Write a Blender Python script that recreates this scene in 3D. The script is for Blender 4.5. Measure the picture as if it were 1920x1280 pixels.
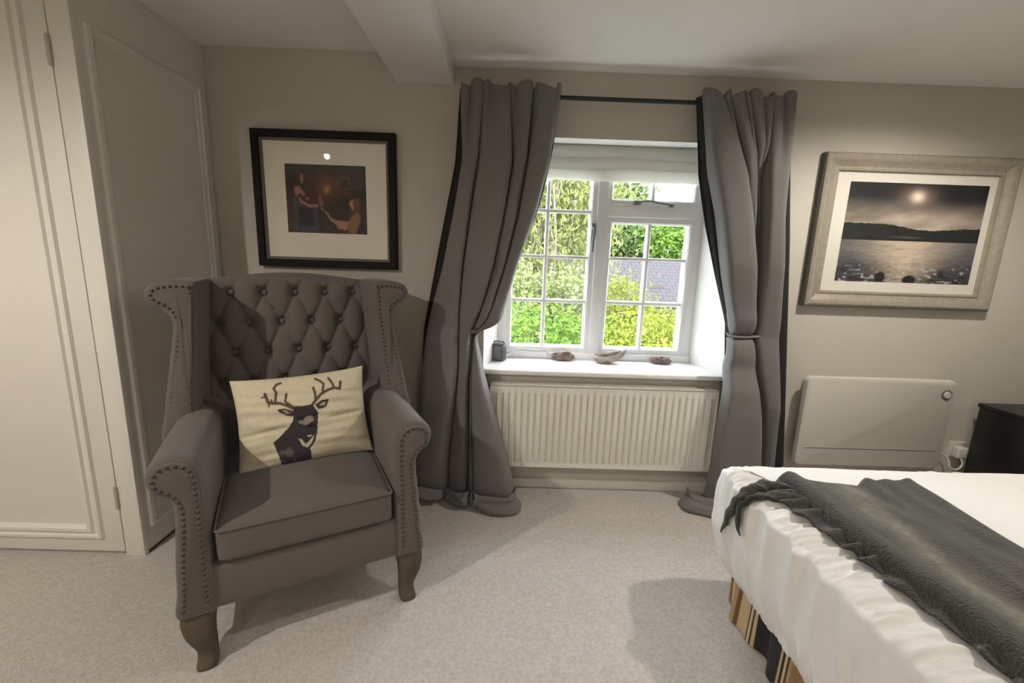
import bpy, bmesh, math, random
import numpy as np
from mathutils import Vector, Matrix
random.seed(7); rng = np.random.RandomState(7)
for o in list(bpy.data.objects): bpy.data.objects.remove(o, do_unlink=True)
scene = bpy.context.scene
COL = scene.collection
PI = math.pi

# ------------------------------------------------------------------ camera
cam_d = bpy.data.cameras.new('camera'); cam = bpy.data.objects.new('camera', cam_d); COL.objects.link(cam)
cam_d.sensor_width = 36.0; cam_d.lens = 814.2 / 1920 * 36; cam_d.clip_start = 0.02; cam_d.clip_end = 400
_p, _y, _r = [math.radians(a) for a in (10.81, 0.667, 1.916)]
_f = Vector((math.sin(_y) * math.cos(_p), math.cos(_y) * math.cos(_p), -math.sin(_p)))
_rt = Vector((math.cos(_y), -math.sin(_y), 0)); _up = _rt.cross(_f)
_R = _rt * math.cos(_r) + _up * math.sin(_r); _U = -_rt * math.sin(_r) + _up * math.cos(_r)
_m = Matrix((_R, _U, -_f)).transposed().to_4x4(); _m.translation = Vector((0, 0, 1.2))
cam.matrix_world = _m
scene.camera = cam

# ------------------------------------------------------------------ world, sun, exposure
SKY = 8.8; SUN = 5.0; EXPOSURE = 0.85
LAMP_LEFT, LAMP_BED, FILL_REAR = 48.0, 37.0, 19.0
w = bpy.data.worlds.new('sky'); scene.world = w; w.use_nodes = True
bg = w.node_tree.nodes['Background']; bg.inputs[0].default_value = (0.86, 0.94, 1.0, 1); bg.inputs[1].default_value = SKY
sun_d = bpy.data.lights.new('sun', 'SUN'); sun_d.energy = SUN; sun_d.angle = math.radians(12); sun_d.color = (1, .95, .86)
sun = bpy.data.objects.new('sun', sun_d); COL.objects.link(sun)
sun.rotation_euler = Vector((0.35, 0.85, -0.95)).to_track_quat('-Z', 'Y').to_euler(); sun.location = (0, 0, 12)
vs = scene.view_settings
vs.view_transform = 'Standard'; vs.look = 'None'; vs.exposure = EXPOSURE; vs.gamma = 1.0; vs.use_curve_mapping = False

# ------------------------------------------------------------------ materials
def s2l(c):
    c = np.asarray(c, float) / 255.0
    return np.where(c <= 0.04045, c / 12.92, ((c + 0.055) / 1.055) ** 2.4)
def mat(name, col, rough=0.6, metal=0.0, var=0.0, vscale=8.0, bump=0.0, bscale=60.0, bdist=0.002, sheen=0.0, emit=None, estr=0.0, attr=None, coat=0.0, stretch=None, spec=0.5, trans=0.0, detail=4.0):
    m = bpy.data.materials.new(name); m.use_nodes = True
    nt = m.node_tree; N = nt.nodes; Lk = nt.links; b = N['Principled BSDF']
    b.inputs['Base Color'].default_value = (*col, 1); b.inputs['Roughness'].default_value = rough
    b.inputs['Metallic'].default_value = metal; b.inputs['Specular IOR Level'].default_value = spec
    if sheen: b.inputs['Sheen Weight'].default_value = sheen; b.inputs['Sheen Roughness'].default_value = .5
    if coat: b.inputs['Coat Weight'].default_value = coat
    if emit: b.inputs['Emission Color'].default_value = (*emit, 1); b.inputs['Emission Strength'].default_value = estr
    tc = N.new('ShaderNodeTexCoord'); src = tc.outputs['Object']
    if stretch:
        mp = N.new('ShaderNodeMapping'); mp.inputs['Scale'].default_value = stretch; Lk.new(src, mp.inputs['Vector']); src = mp.outputs['Vector']
    colout = None
    if attr:
        a = N.new('ShaderNodeAttribute'); a.attribute_name = attr; colout = a.outputs['Color']
    if var:
        n = N.new('ShaderNodeTexNoise'); n.inputs['Scale'].default_value = vscale; n.inputs['Detail'].default_value = detail; Lk.new(src, n.inputs['Vector'])
        mr = N.new('ShaderNodeMapRange'); mr.inputs[1].default_value = .25; mr.inputs[2].default_value = .75
        mr.inputs[3].default_value = 1 - var; mr.inputs[4].default_value = 1 + var; Lk.new(n.outputs['Fac'], mr.inputs[0])
        mx = N.new('ShaderNodeVectorMath'); mx.operation = 'SCALE'
        if colout is not None: Lk.new(colout, mx.inputs[0])
        else: mx.inputs[0].default_value = col
        Lk.new(mr.outputs[0], mx.inputs['Scale']); colout = mx.outputs[0]
    if colout is not None: Lk.new(colout, b.inputs['Base Color'])
    if bump:
        n2 = N.new('ShaderNodeTexNoise'); n2.inputs['Scale'].default_value = bscale; n2.inputs['Detail'].default_value = 3; Lk.new(src, n2.inputs['Vector'])
        bp = N.new('ShaderNodeBump'); bp.inputs['Strength'].default_value = bump; bp.inputs['Distance'].default_value = bdist
        Lk.new(n2.outputs['Fac'], bp.inputs['Height']); Lk.new(bp.outputs[0], b.inputs['Normal'])
    if trans:
        tr = N.new('ShaderNodeBsdfTranslucent'); tr.inputs[0].default_value = (*col, 1)
        if colout is not None: Lk.new(colout, tr.inputs[0])
        ms = N.new('ShaderNodeMixShader'); ms.inputs[0].default_value = trans
        Lk.new(b.outputs[0], ms.inputs[1]); Lk.new(tr.outputs[0], ms.inputs[2]); Lk.new(ms.outputs[0], N['Material Output'].inputs['Surface'])
    return m
def glass_mat(name, tint=(1, 1, 1), refl=0.06, rough=0.0):
    m = bpy.data.materials.new(name); m.use_nodes = True; nt = m.node_tree; N = nt.nodes; N.clear()
    t = N.new('ShaderNodeBsdfTransparent'); t.inputs[0].default_value = (*tint, 1)
    g = N.new('ShaderNodeBsdfGlossy'); g.inputs['Roughness'].default_value = rough
    lw = N.new('ShaderNodeLayerWeight'); lw.inputs[0].default_value = .5
    pw = N.new('ShaderNodeMath'); pw.operation = 'POWER'; pw.inputs[1].default_value = 5; nt.links.new(lw.outputs['Facing'], pw.inputs[0])
    fr = N.new('ShaderNodeMath'); fr.operation = 'MULTIPLY_ADD'; fr.inputs[1].default_value = .7; fr.inputs[2].default_value = .03; nt.links.new(pw.outputs[0], fr.inputs[0])
    mx = N.new('ShaderNodeMixShader'); out = N.new('ShaderNodeOutputMaterial')
    nt.links.new(fr.outputs[0], mx.inputs[0]); nt.links.new(t.outputs[0], mx.inputs[1]); nt.links.new(g.outputs[0], mx.inputs[2]); nt.links.new(mx.outputs[0], out.inputs[0])
    return m
M = {}
M['wall'] = mat('wall_paint', (.55, .515, .45), .9, var=.03, vscale=1.5, bump=.15, bscale=45, bdist=.003)
M['ceil'] = mat('ceiling_paint', (.86, .84, .81), .95, var=.02, vscale=1.2, bump=.12, bscale=30, bdist=.003)
M['white'] = mat('white_satin_paint', (.74, .71, .65), .45, var=.02, vscale=3)
M['reveal'] = mat('white_reveal_paint', (.78, .77, .73), .7, var=.02, vscale=3, bump=.1, bscale=30)
M['sillpaint'] = mat('white_sill_gloss', (.85, .84, .83), .3, var=.02, vscale=5)
M['frame'] = mat('white_window_paint', (.88, .87, .88), .4)
M['carpet'] = mat('cut_pile_carpet', (.54, .50, .46), 1.0, var=0.16, vscale=95, bump=.8, bscale=260, bdist=.004, sheen=.1)
M['fabric'] = mat('taupe_linen', (.128, .109, .102), .95, var=.10, vscale=220, bump=.35, bscale=420, bdist=.0012, sheen=.15)
M['nail'] = mat('antique_bronze_nail', (.075, .062, .055), .45, metal=.5)
M['legwood'] = mat('weathered_oak', (.082, .062, .042), .6, var=.35, vscale=30, stretch=(1, 1, .15), bump=.2, bscale=40)
M['curtain'] = mat('grey_curtain', (.172, .162, .158), .85, var=.06, vscale=160, bump=.2, bscale=350, bdist=.001, sheen=.12)
M['edge_strip'] = mat('black_strip', (.012, .012, .012), .9)
M['black'] = mat('black_metal', (.012, .012, .013), .45)
M['blackframe'] = mat('black_frame_wood', (.008, .007, .007), .55, spec=.2)
M['mount'] = mat('cream_mount', (.84, .79, .67), .9)
M['mount2'] = mat('ivory_mount', (.64, .61, .54), .9)
M['silver'] = mat('champagne_frame', (.36, .32, .26), .42, metal=.25, var=.12, vscale=40, stretch=(1, 1, 1))
M['silverdark'] = mat('dark_frame_edge', (.10, .085, .07), .6)
M['art'] = mat('art_print', (.5, .5, .5), .7, attr='Col')
M['picglass'] = glass_mat('picture_glass')
M['winglass'] = glass_mat('window_glass')
M['radiator'] = mat('radiator_enamel', (.80, .775, .70), .35)
M['radgrille'] = mat('radiator_grille', (.55, .52, .46), .4)
M['heater'] = mat('heater_panel', (.58, .55, .49), .35)
M['heaterdial'] = mat('heater_dial', (.16, .14, .11), .4)
M['sheet'] = mat('white_cotton', (.80, .79, .775), .9, var=.02, vscale=40, bump=.08, bscale=300, bdist=.001, sheen=.1)
M['valance'] = mat('striped_valance', (.5, .5, .5), .9, attr='Col', var=.08, vscale=200)
M['throw'] = mat('wool_throw', (.5, .5, .5), 1.0, attr='Col', var=.35, vscale=55, bump=1.0, bscale=190, bdist=.005, sheen=.3)
M['pillow'] = mat('printed_linen', (.5, .5, .5), .95, attr='Col', var=.06, vscale=60, bump=.25, bscale=330, bdist=.001, sheen=.1)
M['blind'] = mat('roman_blind_linen', (.84, .82, .77), .9, var=.03, vscale=80, bump=.15, bscale=300, bdist=.001, trans=.35)
M['stone1'] = mat('brown_stone', (.20, .14, .12), .8, var=.5, vscale=45, bump=.6, bscale=70)
M['driftwood'] = mat('grey_driftwood', (.32, .28, .26), .85, var=.45, vscale=40, stretch=(.35, 1, 1.6), bump=.5, bscale=60)
M['radio'] = mat('radio_case', (.035, .035, .038), .5)
M['radiogrey'] = mat('radio_grey', (.17, .17, .18), .6, var=.3, vscale=120, stretch=(1, 1, .1))
M['cable'] = mat('white_cable', (.70, .68, .70), .5)
M['plug'] = mat('white_plastic', (.62, .59, .54), .4)
M['blackbox'] = mat('black_lacquer', (.008, .008, .009), .35)
M['lampglow'] = mat('lamp_glow', (1, .9, .75), .5, emit=(1, .82, .58), estr=25)
M['chrome'] = mat('chrome_ring', (.7, .7, .7), .2, metal=1)
M['brass'] = mat('hinge_painted', (.45, .42, .36), .5)
M['wallout'] = mat('outer_render', (.6, .58, .52), .9)
def leafmat(n, c, t=.35): return mat(n, c, .6, var=.35, vscale=2.2, trans=t, spec=.15)
M['leaf_a'] = leafmat('leaf_fresh', (.092, .165, .024)); M['leaf_b'] = leafmat('leaf_yellow', (.14, .165, .022))
M['leaf_c'] = leafmat('leaf_mid', (.10, .145, .05)); M['leaf_d'] = leafmat('leaf_pale', (.15, .18, .072)); M['leaf_e'] = leafmat('leaf_olive', (.15, .17, .055))
M['bark'] = mat('bark', (.14, .11, .085), .9, var=.3, vscale=10)
M['twig'] = mat('twig_pinkish', (.15, .12, .105), .9)
M['lawn'] = mat('lawn', (.06, .08, .03), 1, var=.3, vscale=3)
M['slate'] = mat('grey_slate', (.033, .030, .034), .8, spec=.1, var=.15, vscale=6)
M['housewall'] = mat('house_render', (.06, .052, .04), .9, spec=.1)

# ------------------------------------------------------------------ helpers
def shade(me, ang=None):
    me.polygons.foreach_set('use_smooth', [True] * len(me.polygons))
    if ang is not None: me.set_sharp_from_angle(angle=math.radians(ang))
def link(name, me, m, parent=None, smooth=40):
    if m is not None: me.materials.append(m)
    if smooth is not None: shade(me, smooth)
    o = bpy.data.objects.new(name, me); COL.objects.link(o)
    if parent is not None: o.parent = parent
    return o
def root_loc(p):
    while p.parent is not None: p = p.parent
    return p.location
def obj(name, bm, m, parent=None, smooth=40, local=False):
    """one mesh object; coordinates in world space unless local (a child then sits in its root's frame)"""
    me = bpy.data.meshes.new(name)
    bmesh.ops.recalc_face_normals(bm, faces=bm.faces)
    if not local:
        if parent is not None: bmesh.ops.translate(bm, vec=-Vector(root_loc(parent)), verts=bm.verts)
        else:
            xs = [v.co.x for v in bm.verts]; ys = [v.co.y for v in bm.verts]; zs = [v.co.z for v in bm.verts]
            off = Vector(((min(xs) + max(xs)) / 2, (min(ys) + max(ys)) / 2, min(zs)))
            bmesh.ops.translate(bm, vec=-off, verts=bm.verts)
    bm.to_mesh(me); bm.free()
    o = link(name, me, m, parent, smooth)
    if not local and parent is None: o.location = off
    return o
def empty(name, loc, rz=0):
    o = bpy.data.objects.new(name, None); COL.objects.link(o); o.location = loc; o.rotation_euler = (0, 0, rz); o.empty_display_size = .1
    return o
def tag(o, label, cat, group=None, kind=None):
    o['label'] = label; o['category'] = cat
    if group: o['group'] = group
    if kind: o['kind'] = kind
    return o
def struct(o, label=None):
    o['kind'] = 'structure'
    if label: o['label'] = label
    return o
def bx(bm, x0, x1, y0, y1, z0, z1, bev=0.0, seg=2):
    vs_ = [bm.verts.new(c) for c in ((x0, y0, z0), (x1, y0, z0), (x1, y1, z0), (x0, y1, z0), (x0, y0, z1), (x1, y0, z1), (x1, y1, z1), (x0, y1, z1))]
    fs = [bm.faces.new([vs_[i] for i in f]) for f in ((0, 3, 2, 1), (4, 5, 6, 7), (0, 1, 5, 4), (1, 2, 6, 5), (2, 3, 7, 6), (3, 0, 4, 7))]
    if bev:
        es = list({e for f in fs for e in f.edges})
        bmesh.ops.bevel(bm, geom=es, offset=bev, segments=seg, affect='EDGES', profile=.5)
    return bm
def box(name, m, parent, *a, bev=0.0, seg=2, local=False, smooth=40):
    bm = bmesh.new(); bx(bm, *a, bev=bev, seg=seg); return obj(name, bm, m, parent, smooth, local)
def tube(bm, pts, r, seg=8, cap=True, flat=1.0):
    pts = [Vector(p) for p in pts]; rs = r if hasattr(r, '__len__') else [r] * len(pts)
    rings = []; up = None
    for i, p in enumerate(pts):
        t = (pts[min(i + 1, len(pts) - 1)] - pts[max(i - 1, 0)]).normalized()
        if up is None: up = Vector((0, 0, 1)) if abs(t.z) < .9 else Vector((0, 1, 0))
        a = t.cross(up).normalized(); b = a.cross(t).normalized(); up = b
        rings.append([bm.verts.new(p + (a * math.cos(k * 2 * PI / seg) + b * math.sin(k * 2 * PI / seg) * flat) * rs[i]) for k in range(seg)])
    for i in range(len(rings) - 1):
        for k in range(seg): bm.faces.new((rings[i][k], rings[i][(k + 1) % seg], rings[i + 1][(k + 1) % seg], rings[i + 1][k]))
    if cap: bm.faces.new(rings[0][::-1]); bm.faces.new(rings[-1])
    return bm
def spline(pts, n):
    P = [np.array(p, float) for p in pts]; P = [2 * P[0] - P[1]] + P + [2 * P[-1] - P[-2]]; out = []
    for i in range(1, len(P) - 2):
        for k in range(n):
            t = k / n; a, b, c, d = P[i - 1:i + 3]
            out.append(.5 * (2 * b + (c - a) * t + (2 * a - 5 * b + 4 * c - d) * t * t + (3 * b - a - 3 * c + d) * t ** 3))
    out.append(P[-2]); return out
def grid(bm, X, Y, Z, closeu=False):
    nr, nc = X.shape
    V = [[bm.verts.new((X[i, j], Y[i, j], Z[i, j])) for j in range(nc)] for i in range(nr)]
    for i in range(nr - 1):
        for j in range(nc - (0 if closeu else 1)):
            k = (j + 1) % nc
            bm.faces.new((V[i][j], V[i][k], V[i + 1][k], V[i + 1][j]))
    return V
def lathe(bm, prof, c, seg=24, axis='z'):
    rings = []
    for r, h in prof:
        ring = []
        for k in range(seg):
            a = 2 * PI * k / seg
            p = {'z': (r * math.cos(a), r * math.sin(a), h), 'y': (r * math.cos(a), h, r * math.sin(a))}[axis]
            ring.append(bm.verts.new(Vector(c) + Vector(p)))
        rings.append(ring)
    for i in range(len(rings) - 1):
        for k in range(seg): bm.faces.new((rings[i][k], rings[i][(k + 1) % seg], rings[i + 1][(k + 1) % seg], rings[i + 1][k]))
    bm.faces.new(rings[0]); bm.faces.new(rings[-1]); return bm
def rbox(bm, c, h, r, n=10, fn=None):
    """rounded box, centre c, half sizes h, radius r, n cuts; fn displaces each vertex"""
    b2 = bmesh.new(); bmesh.ops.create_cube(b2, size=2)
    bmesh.ops.subdivide_edges(b2, edges=b2.edges, cuts=n, use_grid_fill=True)
    h = Vector(h)
    for v in b2.verts:
        q = Vector((v.co.x * h.x, v.co.y * h.y, v.co.z * h.z))
        inn = Vector([max(-(h[i] - r), min(h[i] - r, q[i])) for i in range(3)])
        d = q - inn
        if d.length > 1e-9: q = inn + d.normalized() * r
        if fn: q = fn(q)
        v.co = q + Vector(c)
    me = bpy.data.meshes.new('t'); b2.to_mesh(me); b2.free(); bm.from_mesh(me); bpy.data.meshes.remove(me); return bm
_tabs = {}
def vnoise(x, y, seed=0):
    """smooth value noise on numpy arrays, 0..1"""
    if seed not in _tabs: _tabs[seed] = np.random.RandomState(100 + seed).rand(64, 64)
    T = _tabs[seed]; x = np.asarray(x, float); y = np.asarray(y, float)
    xi = np.floor(x).astype(int); yi = np.floor(y).astype(int); fx = x - xi; fy = y - yi
    fx = fx * fx * (3 - 2 * fx); fy = fy * fy * (3 - 2 * fy)
    a = T[xi % 64, yi % 64]; b = T[(xi + 1) % 64, yi % 64]; c = T[xi % 64, (yi + 1) % 64]; d = T[(xi + 1) % 64, (yi + 1) % 64]
    return (a * (1 - fx) + b * fx) * (1 - fy) + (c * (1 - fx) + d * fx) * fy
def sst(a, b, x):
    t = np.clip((np.asarray(x, float) - a) / (b - a), 0, 1); return t * t * (3 - 2 * t)
def setcol(o, rgb):
    """rgb: (nverts,3) linear"""
    at = o.data.color_attributes.new('Col', 'FLOAT_COLOR', 'POINT')
    buf = np.ones((len(o.data.vertices), 4), np.float32); buf[:, :3] = rgb; at.data.foreach_set('color', buf.ravel())
def in_poly(px, py, poly):
    ins = np.zeros(px.shape, bool); n = len(poly)
    for i in range(n):
        x0, y0 = poly[i]; x1, y1 = poly[(i + 1) % n]
        if y0 == y1: continue
        c = ((y0 > py) != (y1 > py)) & (px < (x1 - x0) * (py - y0) / (y1 - y0) + x0); ins ^= c
    return ins
def dline(px, py, pts):
    d = np.full(px.shape, 1e9)
    for (x0, y0), (x1, y1) in zip(pts[:-1], pts[1:]):
        L = (x1 - x0) ** 2 + (y1 - y0) ** 2 + 1e-9
        t = np.clip(((px - x0) * (x1 - x0) + (py - y0) * (y1 - y0)) / L, 0, 1)
        d = np.minimum(d, np.hypot(px - x0 - t * (x1 - x0), py - y0 - t * (y1 - y0)))
    return d
def over(img, a, c): return img * (1 - a[..., None]) + np.asarray(c, float) * a[..., None]
def frame_bm(x0, x1, z0, z1, prof):
    """mitred rectangular frame in the XZ plane; prof = list of (inset from outer edge, y)"""
    bm = bmesh.new(); rings = []
    for ins, y in prof:
        rings.append([bm.verts.new(c) for c in ((x0 + ins, y, z0 + ins), (x1 - ins, y, z0 + ins), (x1 - ins, y, z1 - ins), (x0 + ins, y, z1 - ins))])
    n = len(rings)
    for i in range(n):
        a, b = rings[i], rings[(i + 1) % n]
        for k in range(4): bm.faces.new((a[k], a[(k + 1) % 4], b[(k + 1) % 4], b[k]))
    return bm

# ================================================================== SETTING
D = 2.154                       # window wall plane
XL, XR, YB = -2.65, 2.98, -2.3  # other walls
ZC = 2.04                       # ceiling right of the beam
bm = bmesh.new(); bx(bm, XL - .2, XR + .2, YB - .2, D + .15, -.12, 0); struct(obj('floor', bm, M['carpet'], smooth=None), 'beige cut pile carpet')
bm = bmesh.new(); bx(bm, -.41, XR + .2, YB - .2, 2.6, ZC, ZC + .25); bx(bm, XL - .2, -.41, YB - .2, 2.6, 2.088, ZC + .25)
struct(obj('ceiling', bm, M['ceil'], smooth=None), 'off white plaster ceiling')
struct(box('ceiling_beam', M['ceil'], None, -.54, -.277, YB, D + .02, 1.966, 2.12, bev=.008), 'boxed plaster beam running across the ceiling')
struct(box('wall_left', M['wall'], None, XL - .2, XL, YB - .2, 2.56, -.1, 2.2, smooth=None))
struct(box('wall_right', M['wall'], None, XR, XR + .2, YB - .2, 2.56, -.1, 2.2, smooth=None))
struct(box('wall_back', M['wall'], None, XL - .2, XR + .2, YB - .2, YB, -.1, 2.2, smooth=None))
# window wall with splayed opening
OX0, OX1, OZ0, OZ1 = -.118, 1.118, .60, 1.757      # opening, room side
FX0, FX1, FZ0, FZ1 = -.055, 1.040, .640, 1.790      # opening at the frame
YW = 2.44
bm = bmesh.new()
def ring(x0, x1, z0, z1, y): return [bm.verts.new(c) for c in ((x0, y, z0), (x1, y, z0), (x1, y, z1), (x0, y, z1))]
A0 = ring(XL - .2, XR + .2, -.1, 2.2, D); A1 = ring(OX0, OX1, OZ0, OZ1, D)
B1 = ring(FX0, FX1, FZ0 - .03, FZ1, YW - .02); B2 = ring(FX0, FX1, FZ0 - .03, FZ1, 2.56); A2 = ring(XL - .2, XR + .2, -.1, 2.2, 2.56)
wall_faces = []; rev_faces = []
for k in range(4):
    j = (k + 1) % 4
    wall_faces += [bm.faces.new((A0[k], A0[j], A1[j], A1[k])), bm.faces.new((A2[k], A2[j], B2[j], B2[k])), bm.faces.new((A0[k], A0[j], A2[j], A2[k]))]
    rev_faces += [bm.faces.new((A1[k], A1[j], B1[j], B1[k])), bm.faces.new((B1[k], B1[j], B2[j], B2[k]))]
for f in rev_faces: f.material_index = 1
wf = obj('wall_front', bm, M['wall'], smooth=None); wf.data.materials.append(M['reveal']); struct(wf, 'greige painted window wall with splayed white reveal')
bm = bmesh.new(); bx(bm, -1.39, XR, D - .016, D + .01, 0, .05, bev=.004); struct(obj('baseboard_front', bm, M['white']), 'low white skirting board')

# ---- window 1: frame, mullion, transom, casements, bars, panes
win = empty('window_1', (.49, YW, .64)); struct(win, 'white painted timber casement window with small panes')
ya, yb = YW - .02, YW + .055
bm = bmesh.new()
bx(bm, FX0 - .002, FX0 + .042, ya, yb, FZ0, FZ1, bev=.004); bx(bm, 1.002, FX1 + .002, ya, yb, FZ0, FZ1, bev=.004)
bx(bm, FX0, FX1, ya, yb, FZ1 - .04, FZ1, bev=.004); bx(bm, FX0, FX1, ya - .012, yb, FZ0, FZ0 + .045, bev=.004)
obj('frame', bm, M['frame'], win)
box('mullion', M['frame'], win, .462, .520, ya - .008, yb, FZ0 + .03, FZ1 - .02, bev=.006)
box('transom', M['frame'], win, .515, 1.005, ya - .004, yb, 1.437, 1.505, bev=.006)
def casement(name, x0, x1, z0, z1, st, xbars, zbars):
    c = obj(name, frame_bm(x0, x1, z0, z1, [(0, ya + .004), (st - .008, ya + .004), (st, ya + .012), (st, yb - .01), (0, yb - .01)]), M['frame'], win, smooth=25)
    gx = [x0 + st] + xbars + [x1 - st]; gz = [z0 + st] + zbars + [z1 - st]
    for xb in xbars: box('glazing_bar', M['frame'], c, xb - .0095, xb + .0095, ya + .010, yb - .016, z0 + st - .004, z1 - st + .004, bev=.004, seg=1)
    for zb in zbars: box('glazing_bar', M['frame'], c, x0 + st - .004, x1 - st + .004, ya + .012, yb - .018, zb - .0095, zb + .0095, bev=.004, seg=1)
    for i in range(len(gx) - 1):
        for j in range(len(gz) - 1):
            box('pane', M['winglass'], c, gx[i], gx[i + 1], yb - .034, yb - .031, gz[j], gz[j + 1], smooth=None)
    return c
casement('casement', FX0 + .04, .466, FZ0 + .042, FZ1 - .038, .037, [.200], [.974, 1.217, 1.460])
casement('casement', .516, 1.006, FZ0 + .042, 1.440, .036, [.757], [.974, 1.218])
casement('vent_light', .516, 1.006, 1.502, FZ1 - .038, .030, [.760], [])
bm = bmesh.new(); tube(bm, spline([(.445, ya - .012, 1.38), (.447, ya - .03, 1.36), (.446, ya - .03, 1.30), (.446, ya - .022, 1.25)], 5), .006, 8); bx(bm, .436, .456, ya - .014, ya + .006, 1.33, 1.40, bev=.003)
obj('casement_handle', bm, M['radiogrey'], win)
bm = bmesh.new(); tube(bm, spline([(.66, ya - .02, 1.512), (.72, ya - .026, 1.522), (.80, ya - .024, 1.513), (.86, ya - .018, 1.507)], 5), .0055, 8); bx(bm, .65, .69, ya - .022, ya + .004, 1.503, 1.525, bev=.004); bx(bm, .845, .865, ya - .022, ya + .004, 1.497, 1.512, bev=.003)
obj('stay_bar', bm, M['radiogrey'], win)
# sill board
sill = box('window_sill', M['sillpaint'], None, -.132, 1.128, 2.118, YW - .015, .622, .648, bev=.008, seg=3)
tag(sill, 'glossy white window sill board above the radiator', 'sill', kind='structure')
struct(box('trim_1', M['wall'], None, -.10, 1.10, D - .012, D + .02, .555, .622, bev=.003), 'painted apron strip under the window sill')
# roman blind
bl = empty('roman_blind', (.49, 2.40, 1.62))
for k, (z0, z1, y0) in enumerate(((1.615, 1.70, 2.405), (1.665, 1.745, 2.388), (1.715, 1.792, 2.372))):
    bm = bmesh.new(); n = 14
    prof = [(y0 - .026 * math.sin(PI * t) ** .7 - .004, z0 + (z1 - z0) * t) for t in np.linspace(0, 1, n)]
    X = np.array([[FX0 + .02 + (FX1 - FX0 - .04) * s for s in np.linspace(0, 1, 30)] for _ in prof])
    Y = np.array([[p[0] + .004 * math.sin(9 * s + k) for s in np.linspace(0, 1, 30)] for p in prof]); Z = np.array([[p[1] + .002 * math.sin(7 * s + 2 * k) for s in np.linspace(0, 1, 30)] for p in prof])
    V = grid(bm, X, Y, Z); V2 = grid(bm, X, Y + .010, Z)
    for j in range(29):
        bm.faces.new((V[0][j], V[0][j + 1], V2[0][j + 1], V2[0][j])); bm.faces.new((V[-1][j], V[-1][j + 1], V2[-1][j + 1], V2[-1][j]))
    obj('fold', bm, M['blind'], bl)
tag(bl, 'off white roman blind folded up at the top of the window', 'blind')

# ---- curtain rod
rod = empty('curtain_rod', (.52, 2.108, 1.88))
bm = bmesh.new(); tube(bm, [(-.215, 2.108, 1.912), (1.215, 2.108, 1.912)], .0095, 12); obj('rod', bm, M['black'], rod)
for x in (-.215, 1.215):
    bm = bmesh.new(); rbox(bm, (x, 2.108, 1.912), (.016, .014, .014), .013, 4); obj('finial', bm, M['black'], rod)
    xx = x + (.05 if x < 0 else -.05)
    bm = bmesh.new(); bx(bm, xx - .006, xx + .006, 2.108, D, 1.900, 1.910, bev=.002); bx(bm, xx - .015, xx + .015, D - .006, D + .001, 1.875, 1.935, bev=.002); obj('bracket', bm, M['black'], rod)
tag(rod, 'thin black curtain rod above the window', 'curtain rod')

# ---- wardrobe at the left
wr = empty('wardrobe', (-2.02, 1.84, 0))
CX, CY = -1.402, 1.532
bm = bmesh.new(); bx(bm, XL + .001, CX, CY + .02, D - .001, 0, 2.087); obj('carcass', bm, M['white'], wr, smooth=None)
bm = bmesh.new(); bx(bm, -1.473, CX + .002, CY, CY + .03, 0, 2.087, bev=.003); obj('corner_post', bm, M['white'], wr)
def door(x0, x1, hinge_right):
    d = box('door', M['white'], wr, x0, x1, CY + .001, CY + .026, .018, 2.06, bev=.003)
    P = [(0, CY - .0005), (.004, CY - .010), (.014, CY - .012), (.020, CY - .005), (.030, CY - .004), (.034, CY - .014), (.048, CY - .016), (.055, CY - .004), (.058, CY + .002), (0, CY + .002)]
    obj('panel_moulding', frame_bm(x0 + .070, x1 - .070, .075, 1.985, P), M['white'], d, smooth=20)
    for z in (.25, 1.80):
        bm = bmesh.new(); tube(bm, [(x1 + .0015, CY - .004, z - .045), (x1 + .0015, CY - .004, z + .045)], .0065, 8)
        for q in (-.018, .018): tube(bm, [(x1 + .0015, CY - .004, z + q - .002), (x1 + .0015, CY - .004, z + q + .002)], .0078, 8)
        obj('hinge', bm, M['brass'], d)
door(-2.08, -1.477, True); door(-2.645, -2.084, False)
# moulding on the side panel, facing +X
bm = frame_bm(1.575, 2.115, .10, 1.905, [(0, 0), (.004, -.010), (.016, -.013), (.024, -.006), (.034, -.005), (.040, .0), (.040, .003), (0, .003)])
for v in bm.verts: v.co = Vector((CX - v.co.y, v.co.x, v.co.z))
obj('side_moulding', bm, M['white'], wr, smooth=20)
bm = bmesh.new(); bx(bm, CX - .01, CX + .002, CY + .02, D, 0, .012); obj('plinth_strip', bm, M['silverdark'], wr)
tag(wr, 'white painted built-in wardrobe with moulded panel doors', 'wardrobe')

# ---- ceiling downlights: left and bed lamps, plus a rear pair added as fill
def downlight(x, y, z, watts, label, size=160, blend=.6, rad=.04):
    e = empty('downlight', (x, y, z - .004))
    bm = bmesh.new(); lathe(bm, [(.028, -.004), (.045, -.006), (.045, .004), (.028, .004)], (x, y, z - .002)); obj('trim_ring', bm, M['chrome'], e)
    bm = bmesh.new(); lathe(bm, [(.027, -.003), (.027, .004)], (x, y, z - .003)); obj('lens', bm, M['lampglow'], e)
    d = bpy.data.lights.new('downlight_bulb', 'SPOT'); d.energy = watts; d.color = (1, .93, .83); d.spot_size = math.radians(size); d.spot_blend = blend; d.shadow_soft_size = rad
    l = bpy.data.objects.new('bulb_light', d); COL.objects.link(l); l.parent = e; l.location = (0, 0, -.02)
    tag(e, label, 'light', 'ceiling downlights'); return e
downlight(-1.71, 0.0, 2.088, LAMP_LEFT, 'recessed ceiling downlight in front of the wardrobe', size=172, rad=.02)
downlight(1.68, 1.40, ZC, LAMP_BED, 'recessed ceiling downlight over the bed beside the window wall', size=163)
downlight(.9, -1.5, ZC, FILL_REAR, 'added fill downlight at the rear of the room', size=170)
downlight(-.95, -1.9, 2.088, FILL_REAR, 'added fill downlight in the rear corner on the wardrobe side', size=170)

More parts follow.
